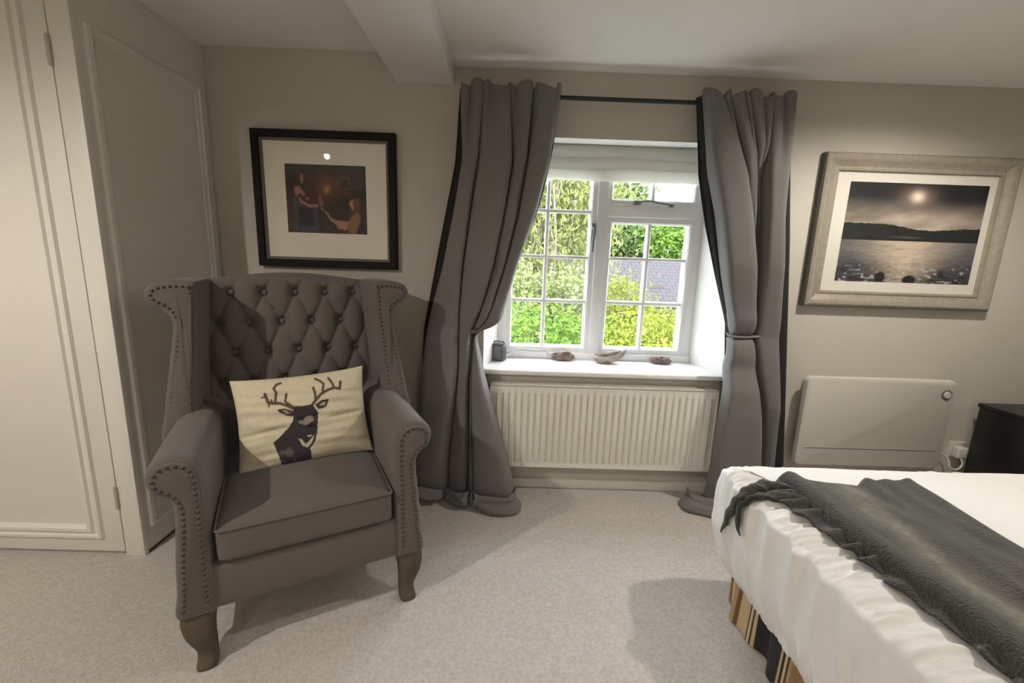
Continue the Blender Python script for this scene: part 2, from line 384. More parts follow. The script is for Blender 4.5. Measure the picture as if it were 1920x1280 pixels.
# ================================================================== ARMCHAIR
CH = empty('wingback_armchair', (-.584, 1.212, 0), math.radians(28))    # local: x right, y towards the back, z up
tag(CH, 'taupe wingback armchair with buttoned back, nailhead trim and carved wooden legs', 'armchair')
def chair_part(name, bm, m=None, parent=None, smooth=50): return obj(name, bm, m or M['fabric'], parent or CH, smooth, local=True)
def normals2(P):
    n = len(P); out = []
    for i in range(n):
        a = P[i - 1]; b = P[(i + 1) % n]; t = np.array(b) - np.array(a); t /= np.hypot(*t) + 1e-9; out.append(np.array([t[1], -t[0]]))
    return out
def extr_profile(P, ds, insets, shear=None, dfn=None):
    """closed profile P [(u,z)] counter-clockwise, extruded along depth: rings at fractions ds with insets"""
    bm = bmesh.new(); Nn = normals2(P); rings = []
    for d, ins in zip(ds, insets):
        ring_ = []
        for (u, z), nn in zip(P, Nn):
            uu, zz = u - nn[0] * ins, z - nn[1] * ins
            dd = dfn(d, z) if dfn else d
            if shear: uu += shear(d, z)
            ring_.append(bm.verts.new((uu, dd, zz)))
        rings.append(ring_)
    n = len(P)
    for a, b in zip(rings[:-1], rings[1:]):
        for k in range(n): bm.faces.new((a[k], a[(k + 1) % n], b[(k + 1) % n], b[k]))
    bm.faces.new(rings[0]); bm.faces.new(rings[-1][::-1])
    return bm
def resample(P, step):
    P = [np.array(p, float) for p in P]; out = [P[0]]; acc = 0
    for a, b in zip(P[:-1], P[1:]):
        L = np.hypot(*(b - a)); d = step - acc
        while d <= L: out.append(a + (b - a) * d / L); d += step
        acc = (acc + L) % step
    return out
def nails(bm, pts, r=.0055):
    for (u, d, z) in pts:
        top = bm.verts.new((u, d - r * .75, z)); rg = []
        for rr, hh in ((r * .7, .55), (r, 0)):
            rg.append([bm.verts.new((u + rr * math.cos(k * PI / 4), d - r * .75 * hh, z + rr * math.sin(k * PI / 4))) for k in range(8)])
        for k in range(8):
            bm.faces.new((top, rg[0][(k + 1) % 8], rg[0][k])); bm.faces.new((rg[0][k], rg[0][(k + 1) % 8], rg[1][(k + 1) % 8], rg[1][k]))
# arm profile (right side, +u), counter-clockwise seen from the front
ARM = [(.258, .17), (.352, .17), (.349, .25), (.344, .34), (.336, .43), (.331, .495), (.336, .527), (.352, .548), (.372, .562), (.384, .583), (.386, .606), (.378, .630), (.360, .648), (.335, .657), (.308, .656), (.283, .645), (.266, .624), (.258, .595), (.256, .50), (.257, .35)]
ARM = [tuple(p) for p in spline(ARM + [ARM[0]], 4)[:-1]]
def mirror(P): return [(-u, z) for u, z in P][::-1]
for s in (1, -1):
    P = ARM if s == 1 else mirror(ARM)
    arm = chair_part('arm', extr_profile(P, [.0, .004, .016, .034, .2, .40, .60], [.016, .006, .001, 0, 0, 0, .004], shear=lambda d, z: -s * .012 * sst(.1, .6, d)))
    # flat facing panel on the front of the arm
    N2 = normals2(P); F = [(u - n[0] * .013, z - n[1] * .013) for (u, z), n in zip(P, N2)]
    chair_part('facing', extr_profile(F, [-.006, -.004, .006], [.004, 0, 0]), parent=arm)
    bm = bmesh.new(); F2 = [(u - n[0] * .021, z - n[1] * .021) for (u, z), n in zip(P, N2)]
    F2 = [p for p in F2 if p[1] > .198]; 
    # keep an open path that starts at the lower inner edge
    k0 = max(range(len(F2)), key=lambda i: np.hypot(F2[i][0] - F2[i - 1][0], F2[i][1] - F2[i - 1][1])); F2 = F2[k0:] + F2[:k0]
    nails(bm, [(p[0], -.006, p[1]) for p in resample(F2, .0175)])
    nt = chair_part('nailhead_trim', bm, M['nail'], arm); nt['kind'] = 'stuff'
# wings
WING = [(.312, .56), (.412, .56), (.405, .66), (.392, .76), (.378, .86), (.368, .93), (.372, .968), (.388, .992), (.412, 1.008), (.430, 1.026), (.434, 1.050), (.424, 1.072), (.398, 1.088), (.360, 1.094), (.315, 1.093), (.290, 1.084), (.288, 1.05), (.292, .97), (.298, .88), (.305, .78), (.310, .67)]
WING = [tuple(p) for p in spline(WING + [WING[0]], 4)[:-1]]
def wing_front(z): return float(np.interp(z, [.56, .66, .78, .90, 1.0, 1.1], [.36, .385, .42, .445, .455, .452]))
for s in (1, -1):
    P = WING if s == 1 else mirror(WING)
    dfn = lambda t, z: wing_front(z) + t * (.70 - wing_front(z))
    wing = chair_part('wing', extr_profile(P, [0, .02, .06, .14, .45, .75, 1.0], [.016, .005, .001, 0, 0, 0, .004], shear=lambda t, z: -s * .020 * t, dfn=dfn))
    N2 = normals2(P); F = [(u - n[0] * .014, z - n[1] * .014) for (u, z), n in zip(P, N2)]
    chair_part('facing', extr_profile(F, [-.022, -.016, .02], [.004, 0, 0], dfn=dfn), parent=wing)
    bm = bmesh.new(); F2 = [(u - n[0] * .021, z - n[1] * .021) for (u, z), n in zip(P, N2)]; F2 = [p for p in F2 if p[1] > .66]
    k0 = max(range(len(F2)), key=lambda i: np.hypot(F2[i][0] - F2[i - 1][0], F2[i][1] - F2[i - 1][1])); F2 = F2[k0:] + F2[:k0]
    nails(bm, [(p[0], wing_front(p[1]) - .006, p[1]) for p in resample(F2, .0165)], .0052)
    nt = chair_part('nailhead_trim', bm, M['nail'], wing); nt['kind'] = 'stuff'
# buttoned back
nu, nv = 121, 131
uu = np.linspace(-.318, .318, nu); vv = np.linspace(0, 1, nv); Ug, Vg = np.meshgrid(uu, vv)
ztop = 1.082 + .030 * np.cos(np.clip(Ug / .318, -1, 1) * PI / 2) ** 1.3
Zg = .40 + Vg * (ztop - .40)
Dg = .56 + .10 * (Zg - .42) / .69
ax = (Ug - .016) / .056; az = (Zg - 1.035) / .1165
aa = (ax + az) / 2; bb = (ax - az) / 2 
# buttons sit where aa and bb are both whole numbers (rows alternate)
sa = np.abs(np.sin(PI * aa)); sb_ = np.abs(np.sin(PI * bb))
puff = (np.minimum(sa, 1) * np.minimum(sb_, 1)) ** .42
da = aa - np.round(aa); db = bb - np.round(bb); rr = np.hypot((da + db) * .056, (da - db) * .1165)
fade = sst(.55, .66, Zg) * (1 - sst(1.06, 1.10, Zg))
edge = 1 - sst(.255, .30, np.abs(Ug))
Dg = Dg - .020 * puff * fade * (.4 + .6 * edge) - .020 * (1 - fade) + .032 * np.exp(-(rr / .019) ** 2) * fade * edge
Dg = Dg + .045 * np.maximum(0, (Vg - .93) / .07) ** 2.2 + .03 * np.maximum(0, (np.abs(Ug) - .29) / .028) ** 2
bm = bmesh.new(); Vf = grid(bm, Ug, Dg, Zg)
Vb = grid(bm, Ug[::10, ::10], np.full_like(Ug[::10, ::10], .735), Zg[::10, ::10])
def zip_edges(long, short):   # sew a 10x finer border to the coarse one
    for i in range(len(short) - 1):
        seg = long[i * 10:i * 10 + 11]; bm.faces.new(seg + [short[i + 1], short[i]])
zip_edges(Vf[0], Vb[0]); zip_edges(Vf[-1], Vb[-1]); zip_edges([r[0] for r in Vf], [r[0] for r in Vb]); zip_edges([r[-1] for r in Vf], [r[-1] for r in Vb])
back = chair_part('backrest', bm, smooth=70)
bmsh = None
for row in range(4):
    z = 1.035 - .1165 * row; off = .016 + (.056 if False else 0)
    cols = [-2, -1, 0, 1, 2] if row % 2 == 0 else [-1.5, -.5, .5, 1.5]
    for c in cols:
        u = .016 + c * .112; d = .56 + .10 * (z - .42) / .69 + .013
        if bmsh is None:
            bm = bmesh.new(); lathe(bm, [(.0125, .006), (.0125, .002), (.010, -.003), (.005, -.005)], (0, 0, 0), 14, 'y'); bmsh = bpy.data.meshes.new('button'); bm.to_mesh(bmsh); bm.free(); bmsh.materials.append(M['fabric']); shade(bmsh)
        b = bpy.data.objects.new('button', bmsh); COL.objects.link(b); b.parent = back; b.location = (u, d, z)
# outside back, rail, cushion
bm = bmesh.new(); bx(bm, -.345, .345, .60, .745, .17, .62, bev=.02, seg=3); chair_part('lower_back', bm)
bm = bmesh.new(); bx(bm, -.30, .30, .004, .66, .172, .318, bev=.018, seg=3); chair_part('seat_rail', bm)
def cush(q):
    t = max(0, 1 - (q.x / .25) ** 4) * max(0, 1 - (q.y / .30) ** 4)
    return Vector((q.x, q.y, q.z + (.024 * t if q.z > 0 else -.004 * t)))
bm = bmesh.new(); rbox(bm, (0, .277, .375), (.249, .285, .055), .022, 16, cush); seat = chair_part('seat_cushion', bm, smooth=70)
bm = bmesh.new()
for zz in (.424,):
    pts = []
    for x, y, a0 in ((.230, .008, -90), (.230, .545, 0), (-.230, .545, 90), (-.230, .008, 180)):
        for a in range(0, 91, 30): pts.append((x + .0165 * math.cos(math.radians(a0 + a)), y + .0165 * math.sin(math.radians(a0 + a)) - (.0 if y > .1 else -.0), zz))
    tube(bm, pts + [pts[0]], .0034, 6, cap=False)
chair_part('piping', bm, parent=seat)
# legs
def leg(front, s):
    bm = bmesh.new(); rings = []
    if front: K = [(.185, .040, 0, 0), (.165, .043, .002, -.002), (.140, .043, .004, -.008), (.112, .038, .002, -.015), (.085, .032, -.004, -.018), (.058, .0265, -.010, -.018), (.034, .025, -.012, -.022), (.016, .027, -.011, -.030), (.005, .027, -.010, -.034), (0, .023, -.010, -.034)]
    else: K = [(.185, .034, 0, 0), (.12, .028, 0, .01), (.05, .022, 0, .028), (0, .019, 0, .04)]
    K = spline(K, 4)
    for z, r, du, dd in K:
        rg = []
        for k in range(16):
            a = 2 * PI * k / 16; c, sn = math.cos(a), math.sin(a); q = (abs(c) ** 4 + abs(sn) ** 4) ** (-.25)
            rg.append(bm.verts.new((s * (.305 + du) + r * q * c, (.045 if front else .66) + dd + r * q * sn, z)))
        rings.append(rg)
    for a, b in zip(rings[:-1], rings[1:]):
        for k in range(16): bm.faces.new((a[k], a[(k + 1) % 16], b[(k + 1) % 16], b[k]))
    bm.faces.new(rings[0]); bm.faces.new(rings[-1]); chair_part('leg', bm, M['legwood'], smooth=60)
for s in (-1, 1): leg(True, s); leg(False, s)

# ---- stag cushion on the chair
STAG_C = s2l((60, 52, 56)); ANT = s2l((88, 72, 58)); CREAM = np.array([.66, .58, .42])
def stag(px, py):
    img = np.ones(px.shape + (3,)) * CREAM
    def poly(P, c):
        nonlocal img; img = over(img, in_poly(px, py, P).astype(float), c)
    def line(P, wd, c):
        nonlocal img; img = over(img, 1 - sst(wd - 5, wd + 5, dline(px, py, P)), c)
    line([(610, 520), (540, 480), (470, 450), (400, 450), (362, 430), (340, 350)], 15, ANT); line([(430, 435), (445, 340), (422, 295), (450, 255), (490, 240)], 13, ANT)
    line([(560, 490), (525, 430), (540, 360)], 12, ANT); line([(362, 430), (372, 480)], 9, ANT); line([(350, 380), (305, 385)], 8, ANT); line([(405, 450), (395, 410)], 9, ANT)
    line([(545, 455), (600, 500), (700, 505), (780, 490), (830, 430), (880, 375), (950, 335), (1020, 312), (1080, 325), (1092, 250)], 15, ANT)
    line([(825, 440), (822, 365), (805, 305)], 13, ANT); line([(900, 350), (912, 265), (880, 235), (830, 208)], 13, ANT); line([(1020, 312), (1000, 255), (968, 205)], 13, ANT)
    poly([(600, 540), (590, 640), (545, 700), (490, 760), (390, 850), (415, 930), (440, 1000), (470, 1140), (765, 1075), (765, 1000), (750, 920), (800, 860), (828, 760), (845, 560), (795, 480), (700, 490), (600, 500)], STAG_C)
    poly([(440, 515), (520, 508), (610, 545), (590, 592), (530, 582), (470, 548)], STAG_C); poly([(480, 525), (530, 525), (575, 555), (530, 560)], s2l((165, 150, 120)))
    poly([(812, 480), (880, 440), (962, 428), (930, 512), (850, 530)], STAG_C); poly([(850, 488), (900, 455), (935, 450), (910, 495)], s2l((165, 150, 120)))
    poly([(690, 640), (720, 600), (785, 585), (795, 640), (720, 690), (640, 660), (650, 640)], s2l((140, 128, 112))); line([(640, 615), (690, 605)], 12, s2l((30, 26, 26))); line([(790, 590), (825, 575)], 12, s2l((35, 30, 30))); line([(735, 695), (800, 690)], 16, s2l((28, 26, 26)))
    poly([(635, 820), (670, 825), (700, 872), (735, 860), (795, 790), (775, 855), (730, 912), (675, 895)], CREAM * .95); poly([(712, 788), (782, 782), (745, 812)], CREAM * .9)
    a = sst(.55, .8, vnoise(px / 60, py / 45, 3)) * in_poly(px, py, [(430, 880), (560, 900), (620, 1090), (480, 1120)]); img = over(img, .45 * a, s2l((130, 118, 112)))
    return img
ns_, nt_ = 170, 120
S, T = np.meshgrid(np.linspace(-1, 1, ns_), np.linspace(-1, 1, nt_))
pinch = 1 - .07 * (1 - S ** 2) * np.abs(T) ** 3; pinch2 = 1 - .06 * (1 - T ** 2) * np.abs(S) ** 3
PX = .226 * S * pinch2 + .012 * T * S ** 2 * 0; PZ = .168 * T * pinch
thick = .062 * np.clip((1 - np.abs(S) ** 2.6), 0, 1) ** .55 * np.clip((1 - np.abs(T) ** 2.6), 0, 1) ** .55
wr_ = .012 * (vnoise(S * 2 + T * 3, T * 7 - S, 5) - .5) + .008 * np.exp(-((T + .12 - .10 * S) / .05) ** 2) * (np.abs(S) > .25) * -1 * sst(.25, .5, np.abs(S))
wr_ = wr_ * np.clip(1 - np.maximum(np.abs(S), np.abs(T)) ** 8, 0, 1)
bm = bmesh.new()
Vfr = grid(bm, PX, -thick - wr_, PZ); Vbk = grid(bm, PX, thick, PZ)
bmesh.ops.remove_doubles(bm, verts=bm.verts, dist=1e-5)
pil = bpy.data.meshes.new('throw_pillow'); bmesh.ops.recalc_face_normals(bm, faces=bm.faces); bm.to_mesh(pil); bm.free()
tilt = Matrix.Rotation(math.radians(-20), 4, 'X') @ Matrix.Rotation(math.radians(-2.0), 4, 'Y')
co = np.array([v.co[:] for v in pil.vertices]); 
s_ = np.clip(co[:, 0] / .226, -1, 1) * .5 + .5; t_ = .5 - np.clip(co[:, 2] / .168, -1, 1) * .5
TLc, TRc, BRc, BLc = (20, 185), (1355, 75), (1465, 975), (35, 1190)
bil = lambda k: (1 - t_) * ((1 - s_) * TLc[k] + s_ * TRc[k]) + t_ * ((1 - s_) * BLc[k] + s_ * BRc[k])
img = stag(bil(0), bil(1)); img[co[:, 1] > .004] = CREAM
pil.transform(tilt)
po = link('throw_pillow', pil, M['pillow'], None, 80); setcol(po, img)
zmin = min(v.co.z for v in pil.vertices)
lc = Matrix.Translation((-.584, 1.212, 0)) @ Matrix.Rotation(math.radians(28), 4, 'Z') @ Vector((.014, .365, 0))
po.location = (lc.x, lc.y, .428 - zmin); po.rotation_euler = (0, 0, math.radians(28))
tag(po, 'cream cushion printed with a brown stag head, resting on the armchair', 'cushion')

# ================================================================== CURTAINS
def keyed(z, keys):   # keys: list of (z, values...) from top to bottom
    ks = np.array(keys)[::-1]; return [np.interp(z, ks[:, 0], ks[:, i]) for i in range(1, ks.shape[1])]
def smooth1(a, n):
    k = np.ones(2 * n + 1) / (2 * n + 1); p = np.concatenate([np.full(n, a[0]), a, np.full(n, a[-1])]); return np.convolve(p, k, 'valid')
def curtain(name, label, keys, y0, amp, swag, puddle, edge_keys, seed, tie):
    e = empty(name, (np.mean(keys[-1][1:]), 2.04, 0))
    nz, ns = 150, 181
    zz = np.linspace(1.945, .035, nz); cols = [smooth1(c, 2) for c in keyed(zz, keys)]
    nb = len(cols) - 1; s = np.linspace(0, nb, ns); si = np.minimum(s.astype(int), nb - 1); sf = s - si
    X = np.zeros((nz, ns)); Y = np.zeros((nz, ns)); Zm = np.repeat(zz[:, None], ns, 1)
    for i in range(nz):
        lo = np.array([cols[k][i] for k in si]); hi = np.array([cols[k + 1][i] for k in si]); wd = np.maximum(hi - lo, .01)
        th = PI * sf
        X[i] = lo + wd * (.5 - .5 * np.cos(th) * (1 + .55 * np.sin(th) ** 2)) + .006 * np.sin(2 * th)
        bul = np.sin(th) ** .6 + .07 * np.sin(3 * th + i * .01)
        A = np.minimum(float(amp(zz[i])), 1.25 * wd + .012)
        Y[i] = y0(zz[i], s / nb) - A * bul - swag(zz[i], s / nb)
        tp = sst(1.55, 1.90, zz[i])
        Y[i] += tp * .013 * np.sin(2 * PI * s / nb * 8.5 + seed) + .004 * (vnoise(s * 5, zz[i] * 3 + 9, seed) - .5)
        X[i] += tp * .008 * np.cos(2 * PI * s / nb * 8.5 + seed) + .006 * (vnoise(s * 3 + 20, zz[i] * 2.5, seed + 1) - .5)
    top = sst(1.90, 1.945, Zm); Zm = Zm + .014 * top * (np.sin(s / nb * 2 * PI * 6 + seed)[None, :]) - .004 * top
    # gathered where the rod passes
    nk = np.exp(-((Zm - 1.897) / .014) ** 2); Y = Y + nk * .004
    # fabric that lies on the carpet
    Xp, Yp, Zp = puddle(X[-1], Y[-1], s / nb)
    X = np.vstack([X, Xp]); Y = np.vstack([Y, Yp]); Zm = np.vstack([Zm, Zp])
    bm = bmesh.new(); grid(bm, X, Y, Zm); o = obj('drape', bm, M['curtain'], e, smooth=None)
    shade(o.data); md = o.modifiers.new('thickness', 'SOLIDIFY'); md.thickness = .003; md.offset = 1
    # black strips that show along the edges of the drape
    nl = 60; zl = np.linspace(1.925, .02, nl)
    for ks in edge_keys:
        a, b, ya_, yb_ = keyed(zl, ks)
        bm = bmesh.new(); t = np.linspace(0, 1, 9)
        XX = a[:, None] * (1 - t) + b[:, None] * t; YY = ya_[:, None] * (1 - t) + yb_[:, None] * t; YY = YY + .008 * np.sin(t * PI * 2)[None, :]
        grid(bm, XX, YY, np.repeat(zl[:, None], 9, 1)); ol = obj('edge_strip', bm, M['edge_strip'], e, smooth=None); shade(ol.data)
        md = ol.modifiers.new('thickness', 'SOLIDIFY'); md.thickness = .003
    bm = bmesh.new(); tube(bm, spline(tie, 6), .014, 10, flat=.4); obj('tieback', bm, M['curtain'], e)
    tag(e, label, 'curtain', 'grey curtains at the window'); return e
KL = [(1.96, -.228, -.135, -.02, .085, .200), (1.63, -.222, -.148, .002, .065, .165), (1.40, -.258, -.180, -.03, .035, .112), (1.16, -.303, -.210, -.075, -.02, .036), (.97, -.355, -.225, -.125, -.075, -.016), (.905, -.37, -.228, -.145, -.098, -.036), (.872, -.378, -.228, -.165, -.135, -.085), (.85, -.382, -.229, -.176, -.165, -.150), (.80, -.39, -.229, -.179, -.168, -.148), (.66, -.405, -.232, -.180, -.165, -.112), (.48, -.42, -.245, -.180, -.160, -.058), (.22, -.43, -.272, -.178, -.150, .020), (0, -.435, -.28, -.175, -.14, .070)]
def y0L(z, s): return 2.085 - .045 * sst(.75, .60, z) * sst(.3, .8, s) - .03 * sst(.5, .1, z) * sst(.2, .9, s)
def swL(z, s): return .060 * np.exp(-((z - .925) / .055) ** 2) * sst(.45, .8, s) - .015 * np.exp(-((z - .845) / .03) ** 2) * sst(.5, .8, s)
def pudL(x, y, s):
    q = np.linspace(.05, 1, 26)[:, None]
    n1 = vnoise(s * 7 + 3, q * 3, 11); n2 = vnoise(s * 13 + q * 4, q * 6 + 7, 12); n3 = 1 - np.abs(2 * vnoise(s * 8 - q * 3, q * 4 + 2, 13) - 1)
    X = x + .05 * q * (n1 - .5) + .04 * q * (s - .45); Y = y - .065 * np.sin(q * 2.4) * (.5 + n1) + .02 * q * (n2 - .5)
    Z = .035 * (1 - q) + .010 + .060 * np.sin(PI * np.clip(q * 1.02, 0, 1)) * n3 * (.35 + .65 * n2) + .012 * n2 * (1 - q)
    return X, Y, np.maximum(Z, .008)
curtain('curtain', 'dark grey curtain tied back at the left of the window, behind the armchair', KL, y0L, lambda z: np.interp(z, [0, .5, .87, 1.2, 1.6, 1.95], [.085, .11, .075, .125, .11, .035]), swL, pudL,
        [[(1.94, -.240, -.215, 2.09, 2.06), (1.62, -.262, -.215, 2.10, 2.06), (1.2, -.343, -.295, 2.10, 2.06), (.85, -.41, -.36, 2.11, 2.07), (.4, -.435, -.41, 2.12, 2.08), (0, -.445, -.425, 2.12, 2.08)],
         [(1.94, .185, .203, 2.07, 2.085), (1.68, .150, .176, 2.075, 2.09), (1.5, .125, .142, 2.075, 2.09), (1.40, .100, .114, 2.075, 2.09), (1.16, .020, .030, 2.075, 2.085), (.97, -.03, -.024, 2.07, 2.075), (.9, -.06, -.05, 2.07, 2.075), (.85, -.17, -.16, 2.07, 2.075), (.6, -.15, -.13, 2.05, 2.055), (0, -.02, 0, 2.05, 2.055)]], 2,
        [(-.24, 2.13, .90), (-.21, 2.05, .872), (-.175, 2.022, .858), (-.145, 2.022, .858), (-.13, 2.05, .868), (-.15, 2.12, .89)])
KR = [(1.96, .810, .93, 1.02, 1.13, 1.225), (1.60, .882, 1.035, 1.09, 1.118, 1.218), (1.43, .935, 1.080, 1.118, 1.141, 1.222), (1.15, .998, 1.135, 1.152, 1.165, 1.258), (.95, 1.060, 1.168, 1.176, 1.184, 1.290), (.885, 1.074, 1.172, 1.180, 1.188, 1.296), (.84, 1.068, 1.176, 1.184, 1.192, 1.300), (.63, 1.060, 1.205, 1.225, 1.240, 1.325), (.40, 1.040, 1.250, 1.272, 1.285, 1.348), (.23, 1.044, 1.275, 1.295, 1.306, 1.362), (0, 1.03, 1.29, 1.31, 1.325, 1.375)]
def y0R(z, s): return 2.085 - .05 * sst(.75, .60, z) * sst(.5, .05, s)
def swR(z, s): return .025 * np.exp(-((z - .79) / .07) ** 2) * sst(.35, .1, s) + .012 * np.exp(-((z - .95) / .05) ** 2) * sst(.7, .2, s) - .03 * np.exp(-((z - .873) / .016) ** 2) * sst(.62, .35, s)
def pudR(x, y, s):
    q = np.linspace(.05, 1, 26)[:, None]
    n1 = vnoise(s * 7 + 13, q * 3, 21); n2 = vnoise(s * 12 + q * 4, q * 6 + 7, 22); n3 = 1 - np.abs(2 * vnoise(s * 6 - q * 5, q * 4 + 2, 23) - 1); lft = sst(.8, .0, s)
    X = x - .16 * np.sin(q * 1.9) * lft * (.5 + .6 * n1); Y = y - q * (.02 + .16 * sst(0, .35, s) * (1 - s)) + .02 * q * (n2 - .5)
    Z = .035 * (1 - q) + .010 + .075 * np.sin(PI * np.clip(q * 1.02, 0, 1)) * n3 * (.4 + .6 * n2)
    return X, Y, np.maximum(Z, .008)
curtain('curtain', 'grey curtain tied back at the right of the window, behind the bed', KR, y0R, lambda z: np.interp(z, [0, .5, .87, 1.2, 1.6, 1.95], [.085, .11, .07, .12, .11, .035]), swR, pudR,
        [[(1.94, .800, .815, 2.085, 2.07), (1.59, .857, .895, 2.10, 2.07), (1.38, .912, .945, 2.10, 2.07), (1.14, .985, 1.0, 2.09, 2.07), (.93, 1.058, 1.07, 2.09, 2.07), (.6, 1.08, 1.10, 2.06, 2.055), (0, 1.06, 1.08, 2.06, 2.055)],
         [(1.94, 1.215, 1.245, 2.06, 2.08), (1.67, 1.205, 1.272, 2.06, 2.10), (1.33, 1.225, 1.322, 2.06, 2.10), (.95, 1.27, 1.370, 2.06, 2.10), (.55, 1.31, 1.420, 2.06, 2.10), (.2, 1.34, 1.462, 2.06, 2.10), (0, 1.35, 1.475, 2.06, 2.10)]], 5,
        [(1.26, 2.12, .882), (1.23, 2.05, .876), (1.17, 2.028, .872), (1.10, 2.022, .870), (1.07, 2.05, .872), (1.09, 2.11, .885)])

# ================================================================== RADIATOR
rd = empty('radiator', (.497, 2.10, .13))
RX0, RX1, RZ0, RZ1, RY = -.072, 1.064, .145, .583, 2.072
nf = 33; pitch = (RX1 - RX0 - .05) / nf; xs = []; ys = []
for k in range(nf):
    x = RX0 + .025 + k * pitch
    for a, dy in ((0, 0), (.10, .0), (.22, -.010), (.78, -.010), (.90, 0)): xs.append(x + a * pitch); ys.append(RY + .010 + dy)
xs = [RX0, RX0 + .01] + xs + [RX1 - .01, RX1]; ys = [RY + .014, RY + .010] + ys + [RY + .010, RY + .014]
zr = [RZ0, RZ0 + .004, RZ0 + .030, RZ0 + .042, RZ1 - .052, RZ1 - .040, RZ1 - .006, RZ1]
am = [None, 0, 0, 1, 1, 0, 0, None]
X = np.array([xs] * len(zr)); Z = np.array([[z] * len(xs) for z in zr])
Y = np.array([[(RY + .012 if a is None else (RY + .004) * (1 - a) + y * a) for y in ys] for a in am])
bm = bmesh.new(); V = grid(bm, X, Y, Z)
V2 = grid(bm, X[::7], np.full_like(X[::7], RY + .024), Z[::7])
for j in range(len(xs) - 1):
    bm.faces.new((V[0][j], V[0][j + 1], V2[0][j + 1], V2[0][j])); bm.faces.new((V[-1][j], V[-1][j + 1], V2[-1][j + 1], V2[-1][j]))
obj('front_panel', bm, M['radiator'], rd, smooth=30)
box('rear_panel', M['radiator'], rd, RX0, RX1, RY + .045, RY + .056, RZ0, RZ1 - .01, bev=.003)
bm = bmesh.new(); bx(bm, RX0 - .004, RX1 + .004, RY + .002, RY + .060, RZ1 - .006, RZ1 + .004, bev=.003)
for k in range(40):
    x = RX0 + .03 + k * (RX1 - RX0 - .06) / 39; bx(bm, x - .009, x + .009, RY + .014, RY + .05, RZ1 + .0035, RZ1 + .006)
obj('top_grille', bm, M['radgrille'], rd)
for x in (RX0 - .003, RX1 + .003): box('end_cap', M['radiator'], rd, x - .003, x + .003, RY + .004, RY + .058, RZ0, RZ1, bev=.002)
bm = bmesh.new(); tube(bm, [(RX1 + .02, RY + .035, .0), (RX1 + .02, RY + .035, .20)], .0075, 10); tube(bm, [(RX1, RY + .035, .19), (RX1 + .02, RY + .035, .19)], .011, 10); obj('valve_pipe', bm, M['chrome'], rd)
for x in (.1, .89): box('wall_bracket', M['radiator'], rd, x, x + .03, RY + .056, D - .001, .25, .50)
tag(rd, 'white ribbed panel radiator under the window sill', 'radiator')

